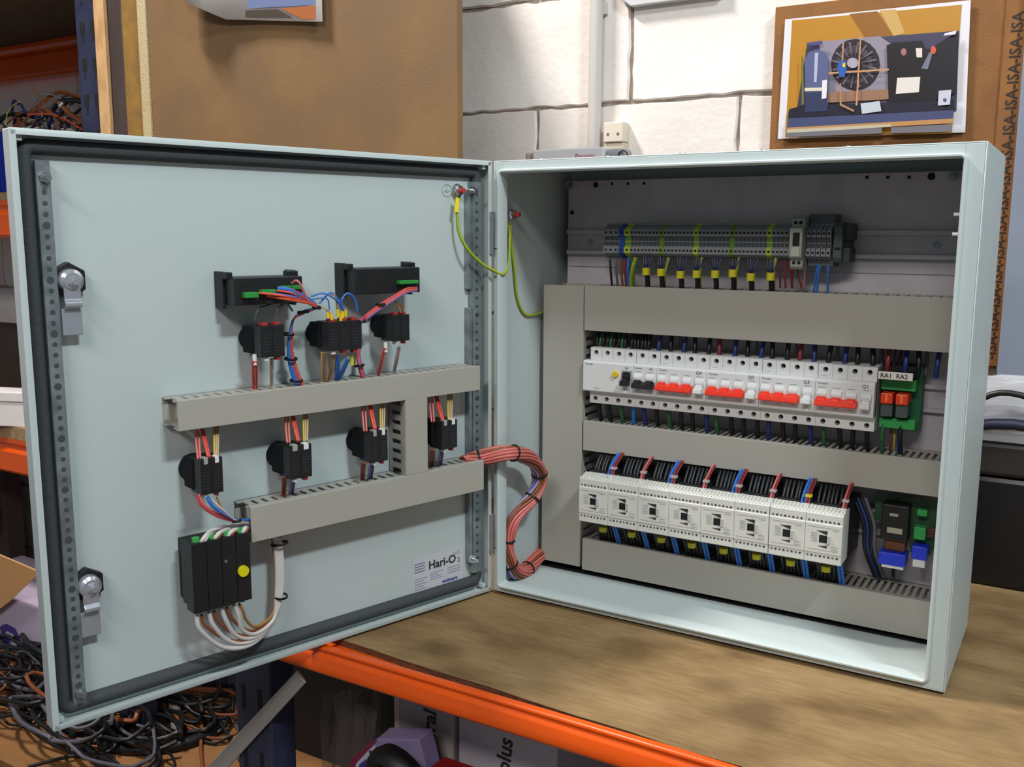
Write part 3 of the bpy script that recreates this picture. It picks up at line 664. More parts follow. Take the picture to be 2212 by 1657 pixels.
for px in (1688, 1696, 1706, 1716, 1727, 1738):
    a = CB(px, 562, .139); wire([a, a + Vector((rw.uniform(-.002, .002), 0, -.015)), a + Vector((rw.uniform(-.003, .003), .007, -.036))], rw.choice(['dkred', 'pink', 'dkred']), 'reddish wire under the terminals at the pale relay', 'red wires near the pale relay', r=.0012)
for px, dx in ((1768, -.006), (1772, -.004), (1790, -.001)):
    a = CB(px, 572, .139); wire([a, a + Vector((dx * .4, 0, -.012)), a + Vector((dx, .007, -.036))], 'blue', 'blue wire under the terminals right of the pale relay', 'blue wires right of the relay', r=.0014)
# contactor wires
for i in range(8):
    xb = cx0 + i * CW
    for k in range(6):
        x = xb + .006 + k * .0052
        wire([(x, .104, .160), (x + rw.uniform(-.001, .001), .114, .178), (x, .136, .198)], 'black', 'black wire rising from the contactors into the duct above', 'black wires above the contactors', r=.0024)
        wire([(x, .104, .104), (x + rw.uniform(-.002, .002), .116, .085), (x, .136, .050)], 'black', 'black wire dropping from the contactors into the bottom duct', 'black wires below the contactors', r=.0024)
    if i % 2 == 0:
        for k in (0, 1): wire([(xb + .0335 + k * .0038, .090, .162), (xb + .0345 + k * .0038, .100, .180), (xb + .0365 + k * .0036, .128, .198)], 'blue', ORD[i] + ' contactor from the left: bright blue wire leaving its top', 'blue wires above the contactors', r=.0017)
    for k in (0, 1):
        wire([(xb + .0405 + k * .0032, .086, .167), (xb + .0408 + k * .0032, .096, .181), (xb + .0415 + k * .0032, .125, .197)], 'dkred' if i % 2 == 0 or k else 'pink', 'red wire at the top right corner of the %s contactor from the left' % ORD[i], 'red wires above the contactors', r=.0014)
    o = MB().box(xb + .0385, xb + .0452, .082, .089, .1650, .1700).build('ferrule', M_white); tag(o, 'white ferrule pair at the top right corner of the %s contactor' % ORD[i], 'ferrule', 'white ferrules above the contactors')
    o = MB().box(xb + .0385, xb + .0462, .0895, .0965, .1770, .1800).build('marker_ring', mat('pale_marker', '#b9aaa8', .5) if i not in (6,) else M_ymark); tag(o, 'pale marker ring on the red wires of the %s contactor' % ORD[i], 'marker', 'marker rings above the contactors')
    o = MB().cyl((xb + .0200, .108, .0850), (xb + .0200, .108, .0780), .0058, 10).build('marker_ring', M_ymark, smooth=40); tag(o, 'yellow marker ring on the black cable below the %s contactor' % ORD[i], 'marker', 'yellow markers below the contactors')
    for k in (0, 1): wire([(xb + .0345 + k * .0042, .098, .104), (xb + .0345 + k * .0042, .112, .085), (xb + .0350 + k * .0042, .132, .050)], 'blue', 'bright blue wire leaving the bottom of the %s contactor from the left' % ORD[i], 'blue wires below the contactors', r=.0019)
for k in range(4):
    a = CB(1845 + k * 8, 1075, .15); b = CB(1868 + k * 7, 1185, .145); e = CB(1890 + k * 6, 1245, .165)
    wire([a, (a + b) / 2 + Vector((.006, -.003, 0)), b, e], ['black', 'dkblue', 'black', 'greyw'][k], ['leftmost black', 'dark blue', 'rightmost black', 'grey'][k] + ' wire hanging right of the last contactor', 'wires right of the last contactor', r=.0026)
for k in range(4):
    a = CB(1925 + 8 * k, 925, .155); wire([a, a + Vector((.001, -.004, -.018)), a + Vector((rw.uniform(-.004, .002), .004, -.036))], ['dkred', 'yellow', 'blue', 'pink'][k], '%s wire dropping from the green relay module' % ['dark red', 'yellow', 'blue', 'pink'][k], None, r=.0012)
for k in range(5):
    a = CB(1905 + 13 * k, 800, .158); wire([a, a + Vector((.0, -.004, .012)), a + Vector((0, .006, .034))], ['greyw', 'dkblue', 'greyw', 'dkred', 'black'][k], 'thin wire rising from the green relay module', 'wires above the relay module', r=.0015)
for k in range(10):
    z = .345 - k * .0011; 
# ================================================================== BUNDLES
def bundle(root, pts, cols, R, r, ties=(), sub=6, twist=.6, tiemat=None):
    P = catmull(pts, sub); T = tangents(P); e = T[0].orthogonal().normalized(); F = []
    for i, p in enumerate(P):
        e = (e - T[i] * e.dot(T[i])).normalized(); F.append((e.copy(), T[i].cross(e)))
    n = len(cols)
    for k, c in enumerate(cols):
        if k == 0: rad, an = 0, 0
        elif k <= min(6, n - 1): rad, an = R * .5, 2 * PI * k / min(6, n - 1)
        else: rad, an = R, 2 * PI * (k - 7) / max(1, n - 7)
        q = []
        for i, p in enumerate(P):
            a = an + twist * math.sin(i * .21); s_ = 1 + .10 * math.sin(i * .5 + k)
            q.append(p + (F[i][0] * math.cos(a) + F[i][1] * math.sin(a)) * rad * s_)
        q = [to_local(root, v) for v in q]
        MB().tube(q, r, 6, smooth=False).build('wire', WM(c), root, smooth=60)
    for f in ties:
        i = int(f * (len(P) - 1)); MB().torus(to_local(root, P[i]), (root.rotation_euler.to_matrix().inverted() @ T[i]), R + r * 1.2, .0011, 18, 5).build('cable_tie', M_black2, root, smooth=60)
a = DR(1035, 990, .004)
path = [DR(1000, 1000, .0), a, CB(1100, 978, -.01) , CB(1148, 993, .045), CB(1166, 1030, .07), CB(1150, 1075, .06), CB(1112, 1118, .03), CB(1096, 1160, .022), CB(1097, 1200, .025),
        CB(1110, 1232, .04), CB(1135, 1232, .075), CB(1160, 1205, .115), CB(1185, 1190, .14)]
root = thing('wire_harness', 'thick looping bundle of pink, orange, brown and violet wires crossing from door to enclosure', 'wire bundle', path[0])
bundle(root, path, ['pink', 'violet', 'brown', 'red', 'beige', 'pink', 'orange', 'pink', 'pink', 'pink', 'brown', 'brown', 'lilac', 'violet', 'beige', 'pink', 'orange', 'pink', 'brown', 'pink'], .0088, .0021,
       ties=(.09, .19, .33, .42, .60, .72, .86))
# earth bonding leads
bolt = droot('earth_bolt', 'zinc earth bolt with washers on the door, yellow lug below', 'bolt', .0500, -.0187, .5600)
m = MB(); m.cyl((0, 0, 0), (0, -.003, 0), .0090, 20); m.cyl((0, -.003, 0), (0, -.008, 0), .0072, 6); m.cyl((0, -.008, 0), (0, -.010, 0), .0060, 16); m.build('nut', M_bright, bolt, smooth=40)
MB().cyl((0, -.010, 0), (0, -.017, 0), .0036, 12, .0030).build('tip', mat('red_cap', '#b63a35', .5), bolt, smooth=40, label='red painted bolt tip')
b2p = on_plane(1103, 465, (1, 0, 0), t)
bolt2 = thing('earth_bolt', 'zinc earth bolt on the inner left wall of the enclosure', 'bolt', (t, b2p.y, b2p.z + .001), -PI / 2 + PI)
m = MB(); m.cyl((0, 0, 0), (0, -.003, 0), .0075, 20); m.cyl((0, -.003, 0), (0, -.008, 0), .0062, 6); m.build('nut', M_bright, bolt2, smooth=40)
MB().cyl((0, -.008, 0), (0, -.015, 0), .0034, 12).build('tip', MATS['red_cap'], bolt2, smooth=40)
def lead(pts, label, lugs, r=.0018):
    root = thing('earth_lead', label, 'wire', pts[0])
    P = catmull(pts, 8); T = tangents(P); q = [to_local(root, p) for p in P]
    MB().tube(q, r, 8, smooth=False).build('wire', WM('gy'), root, smooth=60)
    off = [to_local(root, p + Vector((-.0009, .0, -.0009)) + Vector((0, -.0006, 0))) for p in P]
    MB().tube(off, r * .72, 6, smooth=False).build('green_stripe', WM('gy2'), root, smooth=60)
    for a, b in lugs: MB().cyl(to_local(root, a), to_local(root, b), .0036, 4).build('lug', mat('yellow_lug', '#e3cf10', .45), root)
    return root
lead([DR(986, 425, -.006), DR(988, 462, -.006), DR(992, 500, -.004), DR(1010, 537, .002), DR(1040, 568, .006), CB(1068, 585, -.012), CB(1088, 592, .0), CB(1098, 570, .018), CB(1101, 520, .030), CB(1100, 480, .036)],
     'green-yellow earth lead looping from the door bolt to the enclosure wall bolt', [(DR(988, 428, -.006), DR(985, 459, -.006))])
lead([CB(1102, 490, .038), CB(1104, 520, .042), CB(1112, 580, .046), CB(1117, 640, .055), CB(1132, 677, .075), CB(1155, 680, .105), CB(1178, 672, .135)],
     'green-yellow earth lead running from the wall bolt down into the vertical duct', [(CB(1100, 487, .036), CB(1100, 513, .036))])
# ================================================================== DOOR DEVICES
def meter(label, pxr, wface, hgt, px_l, py_t, plugs):
    p = DR(pxr, py_t, wface); loc = RD.transposed() @ p
    u_right = loc.x; u_left = (RD.transposed() @ DR(px_l, py_t, wface)).x; z1 = loc.z
    W = u_left - u_right; D = wface + .0187
    r = droot('panel_meter', label, 'panel meter', u_left, -.0187, z1 - hgt)
    MB().box(0, W, -D, 0, 0, hgt).build('case', M_black, r, bevel=.0012)
    MB().box(-.0035, 0, -.020, 0, -.004, hgt + .006).build('clamp', M_black2, r, bevel=.0006); MB().box(W, W + .0035, -.020, 0, -.004, hgt + .006).build('clamp', M_black2, r, bevel=.0006)
    MB().box(-.0035, .004, -.030, -.018, hgt - .002, hgt + .0055).build('clip', M_black2, r, bevel=.001); MB().box(W - .012, W + .001, -.030, -.018, hgt - .002, hgt + .0055).build('clip', M_black2, r, bevel=.001)
    for xa, xb, za, zb, c in plugs: MB().box(xa * W, xb * W, -D - .008, -D, za * hgt, zb * hgt).build('plug', c, r, bevel=.0006)
    m = MB()
    for k in range(6): m.box(.006 + k * .0022, .0068 + k * .0022, -D - .0002, -D + .0005, .006, hgt - .006)
    m.build('vent_rib', M_dark, r)
    return r
meter('left black panel meter on the door with a green plug and fanned wires', 653, .022, .0300, 505, 596, [(.10, .30, .28, .48, mat('green_plug', '#2f8f3c', .4)), (.34, .55, .38, .55, MATS['green_plug']), (.62, .92, .52, .66, MATS['green_plug'])])
meter('right black panel meter on the door with an orange taped wire bundle', 907, .022, .0310, 768, 577, [(.62, .92, .36, .50, MATS['green_plug'])])
def switch(label, cx, cz, nblocks, top_white=True, bw=.0300, bh=.0370, depth=.033, name='selector_switch'):
    """cx,cz: door u and z of the block centre"""
    W = bw * (1 if nblocks == 1 else nblocks / 2); r = droot(name, label, 'switch', cx, -.0187, cz)
    MB().cyl((-W / 2 + .0135, 0, 0), (-W / 2 + .0135, -.026, 0), bh / 2 - .0035, 24).build('collar', M_black3, r, smooth=40)
    MB().box(-W / 2 - .002, W / 2 - .002, -.034, -.012, -bh / 2 + .003, bh / 2 - .002).build('adapter', M_black3, r, bevel=.0012)
    D = depth + .0187
    n = 2 if nblocks < 3 else 3
    for k in range(n):
        xa = -W / 2 + k * W / n; 
        MB().box(xa, xa + W / n - .0002, -D, -.026, -bh / 2, bh / 2).build('contact_block', M_black, r, bevel=.0004)
        m = MB()
        for j in range(6): m.box(xa + .002, xa + W / n - .0035, -D - .0003, -D + .0004, -bh / 2 + .006 + j * .0035, -bh / 2 + .0071 + j * .0035)
        m.build('rib', mat('black_rib', '#2b2c30', .4), r)
        if top_white: MB().box(xa + .004, xa + W / n - .004, -D - .0006, -D + .008, bh / 2 - .006, bh / 2 + .0015).build('screw_terminal', M_white if k or n == 1 else mat('dull_ferrule', '#9aa09b', .4), r, bevel=.0005)
        else: MB().box(xa + .004, xa + W / n - .004, -D + .002, -D + .012, bh / 2 - .002, bh / 2 + .003).build('screw_terminal', mat('red_terminal', '#a02a2a', .5), r, bevel=.0005)
        MB().box(xa + .005, xa + W / n - .005, -D + .002, -D + .010, -bh / 2 - .004, -bh / 2 + .001).build('lower_terminal', mat('red_terminal', '#a02a2a', .5) if k else M_white, r)
    return r
def uz(px, py, w): q = RD.transposed() @ DR(px, py, w); return q.x, q.z
SW = [('black contact block under the left panel meter', 615, 735, 1, False, .0290, .0350), ('wide triple black contact block in the middle of the door with yellow ferrules', 781, 722, 3, False, .0300, .0340),
      ('black contact block under the right panel meter', 885, 707, 1, False, .0245, .0320), ('black contact block lowest left, above the large switch block', 482, 1024, 1, True, .0250, .0390),
      ('black contact block between the two door ducts, second from left', 674, 993, 1, True, .0285, .0385), ('black contact block left of the short vertical duct', 838, 961, 1, True, .0250, .0385),
      ('black contact block right of the short vertical duct', 988, 936, 1, True, .0260, .0370)]
for lab, px, py, n, tw, bw, bh in SW:
    u, z = uz(px, py, .033); switch(lab, u + bw * (1 if n == 1 else n / 2) / 2, z, n, tw, bw, bh)
# load switch block
u, z = uz(481, 1237, .030)
r = droot('switch_block', 'large black switch block with green terminals at the bottom of the door', 'switch', u, -.0187, z)
BW, BH = .068, .078
MB().box(-.028, .030, -.016, 0, -.034, .034).build('base', M_black2, r)
MB().box(-BW / 2 + .002, BW / 2 - .001, -.030, -.014, -BH / 2 + .003, BH / 2 - .003).build('frame', M_black, r, bevel=.002)
for k in range(4):
    xa = -BW / 2 + k * BW / 4
    MB().box(xa, xa + BW / 4 - .0005, -.0487, -.030, -BH / 2, BH / 2).build('contact_block', M_black, r, bevel=.0004)
    MB().cyl((xa + BW / 8, -.041, BH / 2 - .002), (xa + BW / 8, -.041, BH / 2 + .0045), .0042, 10).build('green_terminal', mat('green_terminal', '#3fa34c', .45), r, smooth=40)
    MB().cyl((xa + BW / 8, -.040, -BH / 2 + .001), (xa + BW / 8, -.040, -BH / 2 - .003), .0036, 10).build('green_terminal', mat('green_terminal', '#3fa34c', .45), r, smooth=40)
MB().cyl((.0235, -.0487, -.0035), (.0235, -.0520, -.0035), .0062, 20).build('yellow_button', mat('yellow_button', '#d6cf12', .4), r, smooth=40)
MB().cyl((.004, -.0487, .012), (.004, -.0500, .012), .0018, 10).build('screw', M_bright, r, smooth=40)
# label
r = droot('rating_label', 'pale paper rating label at the lower hinge corner of the door', 'label', .1285, -.0188, .0215)
MB().box(0, .0875, -.0003, 0, 0, .0480).build('sheet', mat('label_paper', '#c3c6cc', .5), r)
text('lettering', 'Hari-O', .0165, M_print, r, (.0270, -.0004, .0285), bold=.0004); text('lettering', 'ip65', .0080, M_lgrey, r, (.070, -.0004, .039)); text('lettering', '2', .010, M_print, r, (.0775, -.0004, .0275))
text('lettering', 'enclosure', .0068, mat('label_blue', '#4a4a93', .6), r, (.0505, -.0004, .0035), bold=.0003)
m = MB()
for k in range(4): m.box(.003, .021, -.0006, -.0001, .028 + k * .0038, .0292 + k * .0038 + .0006)
for k in range(5): m.box(.003, .024 - (k % 2) * .005, -.0006, -.0001, .004 + k * .0036, .0049 + k * .0036)
for k in range(4): m.box(.030, .052 - (k % 3) * .004, -.0006, -.0001, .0130 + k * .0030, .0137 + k * .003)
for k in range(3): m.box(.060, .083, -.0006, -.0001, .0150 + k * .0036, .0158 + k * .0036)
m.build('small_print', mat('label_print', '#8486a0', .6), r)
# ================================================================== DOOR WIRES
def dwire(pts, c, label, group=None, r=.0011):
    """pts: (px, py, w)"""
    return wire([DR(*p) for p in pts], c, label, group, r)
def dwires(root_label, name, pts0, specs, ties=(), cat='wire bundle'):
    root = thing(name, root_label, cat, DR(*pts0))
    for pts, c, r in specs: MB().tube([to_local(root, DR(*p)) for p in pts], r, 7, sub=5).build('wire', WM(c), root, smooth=60)
    for (px, py, w), R in ties:
        MB().torus(to_local(root, DR(px, py, w)), (random.uniform(-.2, .2), 0, 1), R, .0010, 16, 5).build('cable_tie', M_black2, root, smooth=60)
    return root
specs = []
for k, (c, py0, px0) in enumerate((('blue', 625, 600), ('blue', 628, 604), ('blue', 630, 606), ('blue', 622, 600), ('violet', 634, 575), ('orange', 628, 598), ('red', 622, 610), ('orange', 633, 560), ('pink', 612, 630), ('orange', 639, 575))):
    specs.append(([(px0, py0, .032), ((px0 + 660) / 2, py0 + 2 + k * .6 - (10 if k == 8 else 0), .042), (668, 645 + k * 1.2, .036), (684, 664, .030), (656, 672 + k * .5, .020), (634, 690, .012), (625 + k * .6, 725, .006), (622 + k * 1.2, 765, .004), (628 + k * 1.6, 800, .004), (640 + k * 1.8, 835, .004)], c, .00135))
dwires('blue and red wire bundle sweeping from the left meter down into the upper door duct', 'wire_bundle', (668, 645, .036), specs,
       ties=(((684, 664, .030), .0045), ((655, 674, .020), .006), ((623, 722, .006), .0058), ((628, 775, .004), .0070), ((640, 822, .004), .0070)))
specs = []
for k, c in enumerate(('red', 'orange', 'pink', 'red', 'violet')):
    specs.append(([(900, 622 + k * 1.5, .034), (878, 624 + k * 2, .040), (850, 640 + k * 2.2, .034), (818, 660 + k * 2.4, .030), (790, 682 + k * 2, .026), (779, 696, .03), (776 + k, 740, -.004), (772 + k, 765, -.006), (776 + k * 1.6, 795, .0), (784 + k * 1.8, 822, .0)], c, .0015))
dwires('red wire bundle running from the right meter down left to the middle contact block', 'wire_bundle', (850, 640, .034), specs, ties=(((822, 657, .030), .0052), ((779, 695, .028), .0058), ((776, 790, .0), .0058)))
specs = [([(690, 655, .03), (715, 632, .03), (735, 655, .032), (742, 672, .03)], 'blue', .0011), ([(672, 640, .03), (700, 634, .034), (728, 650, .034), (738, 668, .03)], 'blue', .0011), ([(676, 646, .03), (706, 645, .034), (712, 670, .034)], 'blue', .0009),
         ([(742, 672, .03), (738, 650, .034), (750, 634, .034), (766, 645, .034), (772, 672, .032)], 'blue', .0012), ([(694, 662, .03), (704, 668, .032), (712, 676, .030)], 'beige', .0009), ([(728, 668, .03), (724, 640, .032), (712, 636, .03)], 'tan', .0008)]
specs += [([(550, 692, .02), (558, 668, .02), (575, 660, .01), (620, 650, .01)], 'green', .0009), ([(598, 693, .02), (600, 668, .02), (618, 655, .012), (632, 672, .01)], 'greyw', .0012), ([(866, 676, .03), (858, 655, .03), (845, 648, .028)], 'tan', .0010), ([(872, 680, .03), (868, 662, .03), (850, 650, .028)], 'brown', .0010)]
dwires('loose thin blue and tan wires looping over the middle contact block', 'wire_loops', (715, 640, .03), specs)
r = droot('ferrule_cluster', 'cluster of yellow ferrules on top of the middle triple contact block', 'ferrules', *uz(722, 680, .03)[:1], .03, uz(722, 680, .03)[1])
for px, py in ((708, 679), (716, 684), (730, 676), (740, 680), (736, 686), (746, 676)):
    q = to_local(r, DR(px, py, .030)); MB().cyl(q + Vector((0, 0, -.004)), q + Vector((0, 0, .004)), .0019, 7).build('ferrule', M_yel, r)
def short(px0, py0, px1, py1, cs, label, w0=.024, w1=.0, grp=None, sp=4, r=.0012):
    specs = []
    for k, c in enumerate(cs):
        o = (k - (len(cs) - 1) / 2) * sp
        specs.append(([(px0 + o, py0, w0), ((px0 + px1) / 2 + o * 1.1, (py0 + py1) / 2, (w0 + w1) / 2 + .003), (px1 + o * .9, py1, w1), (px1 + o * .9, py1 + (14 if w1 < .01 and w0 > w1 else 0), w1 - .001)], c, r))
    return dwires(label, 'wire_pair', (px0, py0, w0), specs)
def ferr(px, py, w, label, c=None):
    p = DR(px, py, w); o = MB().cyl(p + Vector((0, 0, .006)), p - Vector((0, 0, .006)), .0024, 8).build('ferrule', c or M_white, smooth=40); tag(o, label, 'ferrule')
short(550, 780, 551, 838, ['red', 'pink', 'red'], 'red wires from the left contact block into the upper duct'); ferr(550, 777, .022, 'white ferrule under the left contact block')
short(587, 775, 587, 832, ['beige', 'white'], 'pale wires from the left contact block into the upper duct')
short(700, 762, 700, 826, ['beige', 'tan', 'beige'], 'beige wires hanging from the middle contact block', sp=5); short(722, 764, 712, 822, ['tan', 'beige'], 'tan wires hanging from the middle contact block')
short(730, 770, 728, 818, ['blue', 'blue'], 'straight blue wire pair hanging from the middle contact block', r=.0016); short(752, 776, 732, 820, ['blue', 'blue'], 'slanting blue wire pair hanging from the middle contact block', r=.0016)
ferr(760, 778, .022, 'yellow ferrule under the middle contact block', M_ymark)
short(832, 752, 818, 808, ['red', 'pink'], 'red wires from the right contact block into the upper duct'); ferr(833, 750, .022, 'white ferrule under the right contact block')
short(862, 750, 852, 802, ['lilac', 'beige'], 'pale wires from the right contact block into the upper duct')
for (x, y0, y1, nm) in ((449, 928, 985, 'lowest left'), (642, 888, 950, 'second from left'), (808, 862, 925, 'third from left'), (958, 855, 905, 'rightmost')):
    dx = 0 if nm != 'rightmost' else -4
    short(x - 24 + dx, y0 + 2, x - 19 + dx, y1 + 4, ['pink', 'pink'], 'pink wires from the upper duct to the %s contact block' % nm, w0=.0, w1=.026, sp=6)
    short(x - 12 + dx, y0, x + 2 + dx, y1, ['orange', 'red'], 'orange-red wires from the upper duct to the %s contact block' % nm, w0=.0, w1=.028, sp=4, r=.0015)
    short(x + 18 + dx, y0 - 6, x + 18 + dx, y1, ['yellow', 'beige', 'beige'], 'yellowish wires from the upper duct to the %s contact block' % nm, w0=.0, w1=.026, sp=4)
for (x, y0, y1, nm) in ((625, 1030, 1062, 'second from left'), (795, 1000, 1032, 'third from left'), (945, 972, 1004, 'rightmost')):
    short(x - 10, y0, x - 12, y1, ['dkred', 'brown'], 'dark red wires from the %s contact block into the lower duct' % nm, w0=.022, w1=.0, sp=5, r=.0015)
    short(x + 8, y0, x + 4, y1, ['lilac', 'blue', 'dkred'], 'blue and lilac wires from the %s contact block into the lower duct' % nm, w0=.022, w1=.0, sp=4, r=.0013)
# wires from lowest-left block into the duct end
specs = [([(430, 1068, .028), (440, 1090, .03), (465, 1108, .028), (505, 1124, .022), (548, 1127, .012)], 'pink', .0016), ([(425, 1070, .028), (436, 1094, .03), (470, 1116, .028), (508, 1126, .022), (548, 1129, .012)], 'red', .0013),
         ([(447, 1072, .03), (458, 1092, .032), (480, 1108, .03), (508, 1122, .022), (548, 1124, .012)], 'blue', .0019), ([(450, 1074, .03), (464, 1096, .032), (490, 1114, .03), (510, 1124, .022), (548, 1126, .012)], 'violet', .0012),
         ([(468, 1074, .028), (478, 1096, .028), (494, 1112, .026), (512, 1123, .022), (548, 1128, .012)], 'tan', .0012), ([(455, 1078, .028), (480, 1100, .03), (500, 1118, .026), (514, 1126, .022), (548, 1131, .012)], 'white', .0012)]
dwires('multicoloured wires curving from the lowest left contact block into the lower duct end', 'wire_bundle', (447, 1072, .03), specs, ties=(((511, 1125, .022), .0048),))
# thick pairs above and below the large switch block
specs = []
for k in range(4):
    x = 432 + k * 29; y = 1186 - k * 6
    specs += [([(x - 4, y, .022), (x + 10, y - 26, .026), (min(x + 36, 528 + k * 2), y - 44 + k * 6, .014), (552, 1124 + k * 3, .002)], 'white', .0025), ([(x + 6, y, .022), (x + 14, y - 24, .026), (min(x + 38, 530 + k * 2), y - 40 + k * 6, .012), (554, 1130 + k * 3, .0)], 'brown' if k else 'white', .0022)]
dwires('white and brown wires arching from the large switch block into the lower duct', 'wire_bundle', (440, 1180, .022), specs)
specs = []
for k in range(4):
    x = 424 + k * 27; y = 1330 - k * 8; bx = 560 - k * 4
    specs += [([(x, y, .022), (x + 10, y + 32 - k * 3, .022), ((x + 560) / 2 - 10, 1398 - k * 13, .018), (540 + k * 4, 1393 - k * 8, .014), (585 + k * 2, 1350 - k * 4, .008), (606 - k * 3, 1290, .004), (610 - k * 4, 1225, .002), (604 - k * 4, 1160, .0)], 'white', .0027),
              ([(x + 11, y - 2, .022), (x + 20, y + 22 - k * 3, .022), ((x + 560) / 2, 1382 - k * 14, .018), (542 + k * 4, 1378 - k * 8, .014), (582 + k * 2, 1340 - k * 4, .006), (602 - k * 3, 1290, .002), (606 - k * 4, 1225, .0), (600 - k * 4, 1160, -.002)], 'brown' if k < 3 else 'tan', .0018)]
dwires('white and brown cable bundle looping under the large switch block up to the lower duct', 'cable_loop', (540, 1393, .014), specs, ties=(((604, 1174, .002), .0095), ((606, 1288, .003), .0080)))
# ================================================================== BEHIND THE ENCLOSURE
M_cond = mat('grey_conduit', '#c4bfba', .45)
x0 = CB(1282, 200, .53).x
r = thing('conduit', 'vertical grey plastic conduit fixed to the block wall behind the enclosure', 'conduit', (x0, .536, .6))
MB().cyl((0, 0, -.35), (0, 0, .75), .0125, 24).build('pipe', M_cond, r, smooth=40)
MB().box(-.016, .016, .006, .016, .30, .32).build('saddle', M_cond, r)
c = CB(1324, 290, .525)
r = thing('fixing_plate', 'small cream plastic mounting plate with two holes right of the conduit', 'bracket', (c.x, .525, c.z))
m = MB(); m.box(-.0195, .0195, .0, .027, -.014, .022); m.build('plate', mat('cream_plastic', '#dcd0bf', .5), r, bevel=.002)
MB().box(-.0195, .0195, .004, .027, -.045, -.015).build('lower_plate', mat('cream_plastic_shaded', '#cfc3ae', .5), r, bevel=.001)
for dx in (-.010, .010): MB().cyl((dx, -.0003, .0), (dx, .001, .0), .0028, 12).build('screw_hole', mat('hole_grey', '#6a625c', .6), r)
c0_, c1_ = CB(1150, 321, .43), CB(1305, 316, .43)
r = thing('radio_unit', 'grey boxed device with red lettering lying behind the top of the enclosure', 'device', (c0_.x, .43, c1_.z - .03))
W = c1_.x - c0_.x
MB().box(0, W, 0, .05, -.062, .0295).build('case', mat('pale_grey_case', '#c9c8ca', .4), r, bevel=.003)
text('lettering', 'Panaster', .0115, mat('red_print', '#b04a62', .6), r, (W - .056, -.0004, .0115))
MB().box(W, W + .034, .006, .046, -.062, .0265).build('end_cap', mat('mid_grey_case', '#8f9396', .45), r, bevel=.006)
MB().torus((W + .0345, .003, .0135), (0, 1, 0), .0082, .0012, 22, 6).build('ring', M_print, r, smooth=60)
MB().box(-.02, 0, .008, .045, -.062, .026).build('end_cap', mat('taupe_case', '#a1948c', .5), r, bevel=.004)
MB().box(.0, W, .004, .046, -.40, -.0625).build('stand', mat('mid_grey_case', '#8f9396', .45), r)
c = CB(1345, 0, .50); c2 = CB(1545, 0, .50)
o = MB().slab([CB(1336, -6, .536), CB(1362, 14, .536), CB(1390, 10, .536), CB(1560, -12, .536), CB(1560, -60, .536), CB(1336, -60, .536)], (0, 1, 0), .014).build('wall_fitting', mat('pale_grey_case', '#c9c8ca', .4), bevel=.002)
tag(o, 'pale grey wall fitting at the top of the frame right of the conduit', 'fitting')
# pinboard and photo
M_pin = mat('brown_fibreboard', '#8c5c28', .8, var=['#84582c', '#7a5028'], scale=14, bump=.3, bscale=300, detail=8)
YB = .53
pts = [CB(1673, 24, YB), CB(1661, 400, YB)]
xl_ = CB(1668, 180, YB).x
o = MB().box(xl_, CB(2188, 300, YB).x, YB, YB + .018, CB(2150, 800, YB).z, CB(1673, 24, YB).z + .006).build('pinboard', M_pin, bevel=.001)
tag(o, 'brown fibreboard pinboard on the block wall right of the conduit', 'pinboard')
tape0, tape1 = CB(2160, 200, YB).x + .0, CB(2204, 200, YB).x
r = thing('printed_strip', 'brown edge strip printed with a repeating ISA mark, right edge of the pinboard', 'strip', (tape0, YB - .001, .3))
zt0 = CB(2150, 790, YB).z
MB().box(0, tape1 - tape0, -.004, .0, zt0 - .3, .62).build('strip', mat('strip_brown', '#8c5c2a', .8, var=['#7c5028'], scale=20), r)
text('lettering', '-ISA' * 14, .0215, mat('strip_ink', '#2e1c12', .7), r, (.0235, -.0043, zt0 - .3 + .01), rot=(PI / 2, -PI / 2, 0), bold=.0003)
o = MB().box(tape1 + .001, tape1 + .5, YB - .02, YB + .018, zt0 - .02, 1.25).build('grey_panel', mat('blue_grey_panel', '#7f8797', .6, var=['#757d8e'], scale=4), bevel=.002)
tag(o, 'blue-grey panel against the wall at the far right edge', 'panel')
# photo print on pinboard
YF = YB - .006
def pic(root, plane, shapes, name, Y):
    ms = []; m = MB(); lay = 0
    for col, pts in shapes:
        mt = mat('photo_ink_' + col[1:], col, .35)
        if mt not in ms: ms.append(mt)
        lay += 1
        P = [to_local(root, plane(px, py, Y - .00022 * lay)) for px, py in pts]
        if len(P) == 2: continue
        m.add(P, [tuple(range(len(P)))], ms.index(mt))
    return m.build(name, ms, root)
def ell(cx, cy, rx, ry, n=20, rot=0): return [(cx + rx * math.cos(2 * PI * i / n), cy + ry * math.sin(2 * PI * i / n)) for i in range(n)]
r = thing('photo_print', 'photo print of compressor equipment pinned to the brown pinboard', 'photograph', CB(1890, 150, YF))
m = MB(); crn = [(1696, 42), (2097, 0), (2085, 286), (1680, 300)]
m.slab([to_local(r, CB(px, py, YF)) for px, py in crn], (0, 1, 0), .0008); m.build('paper', mat('glossy_photo_paper', '#d9d5da', .3), r)
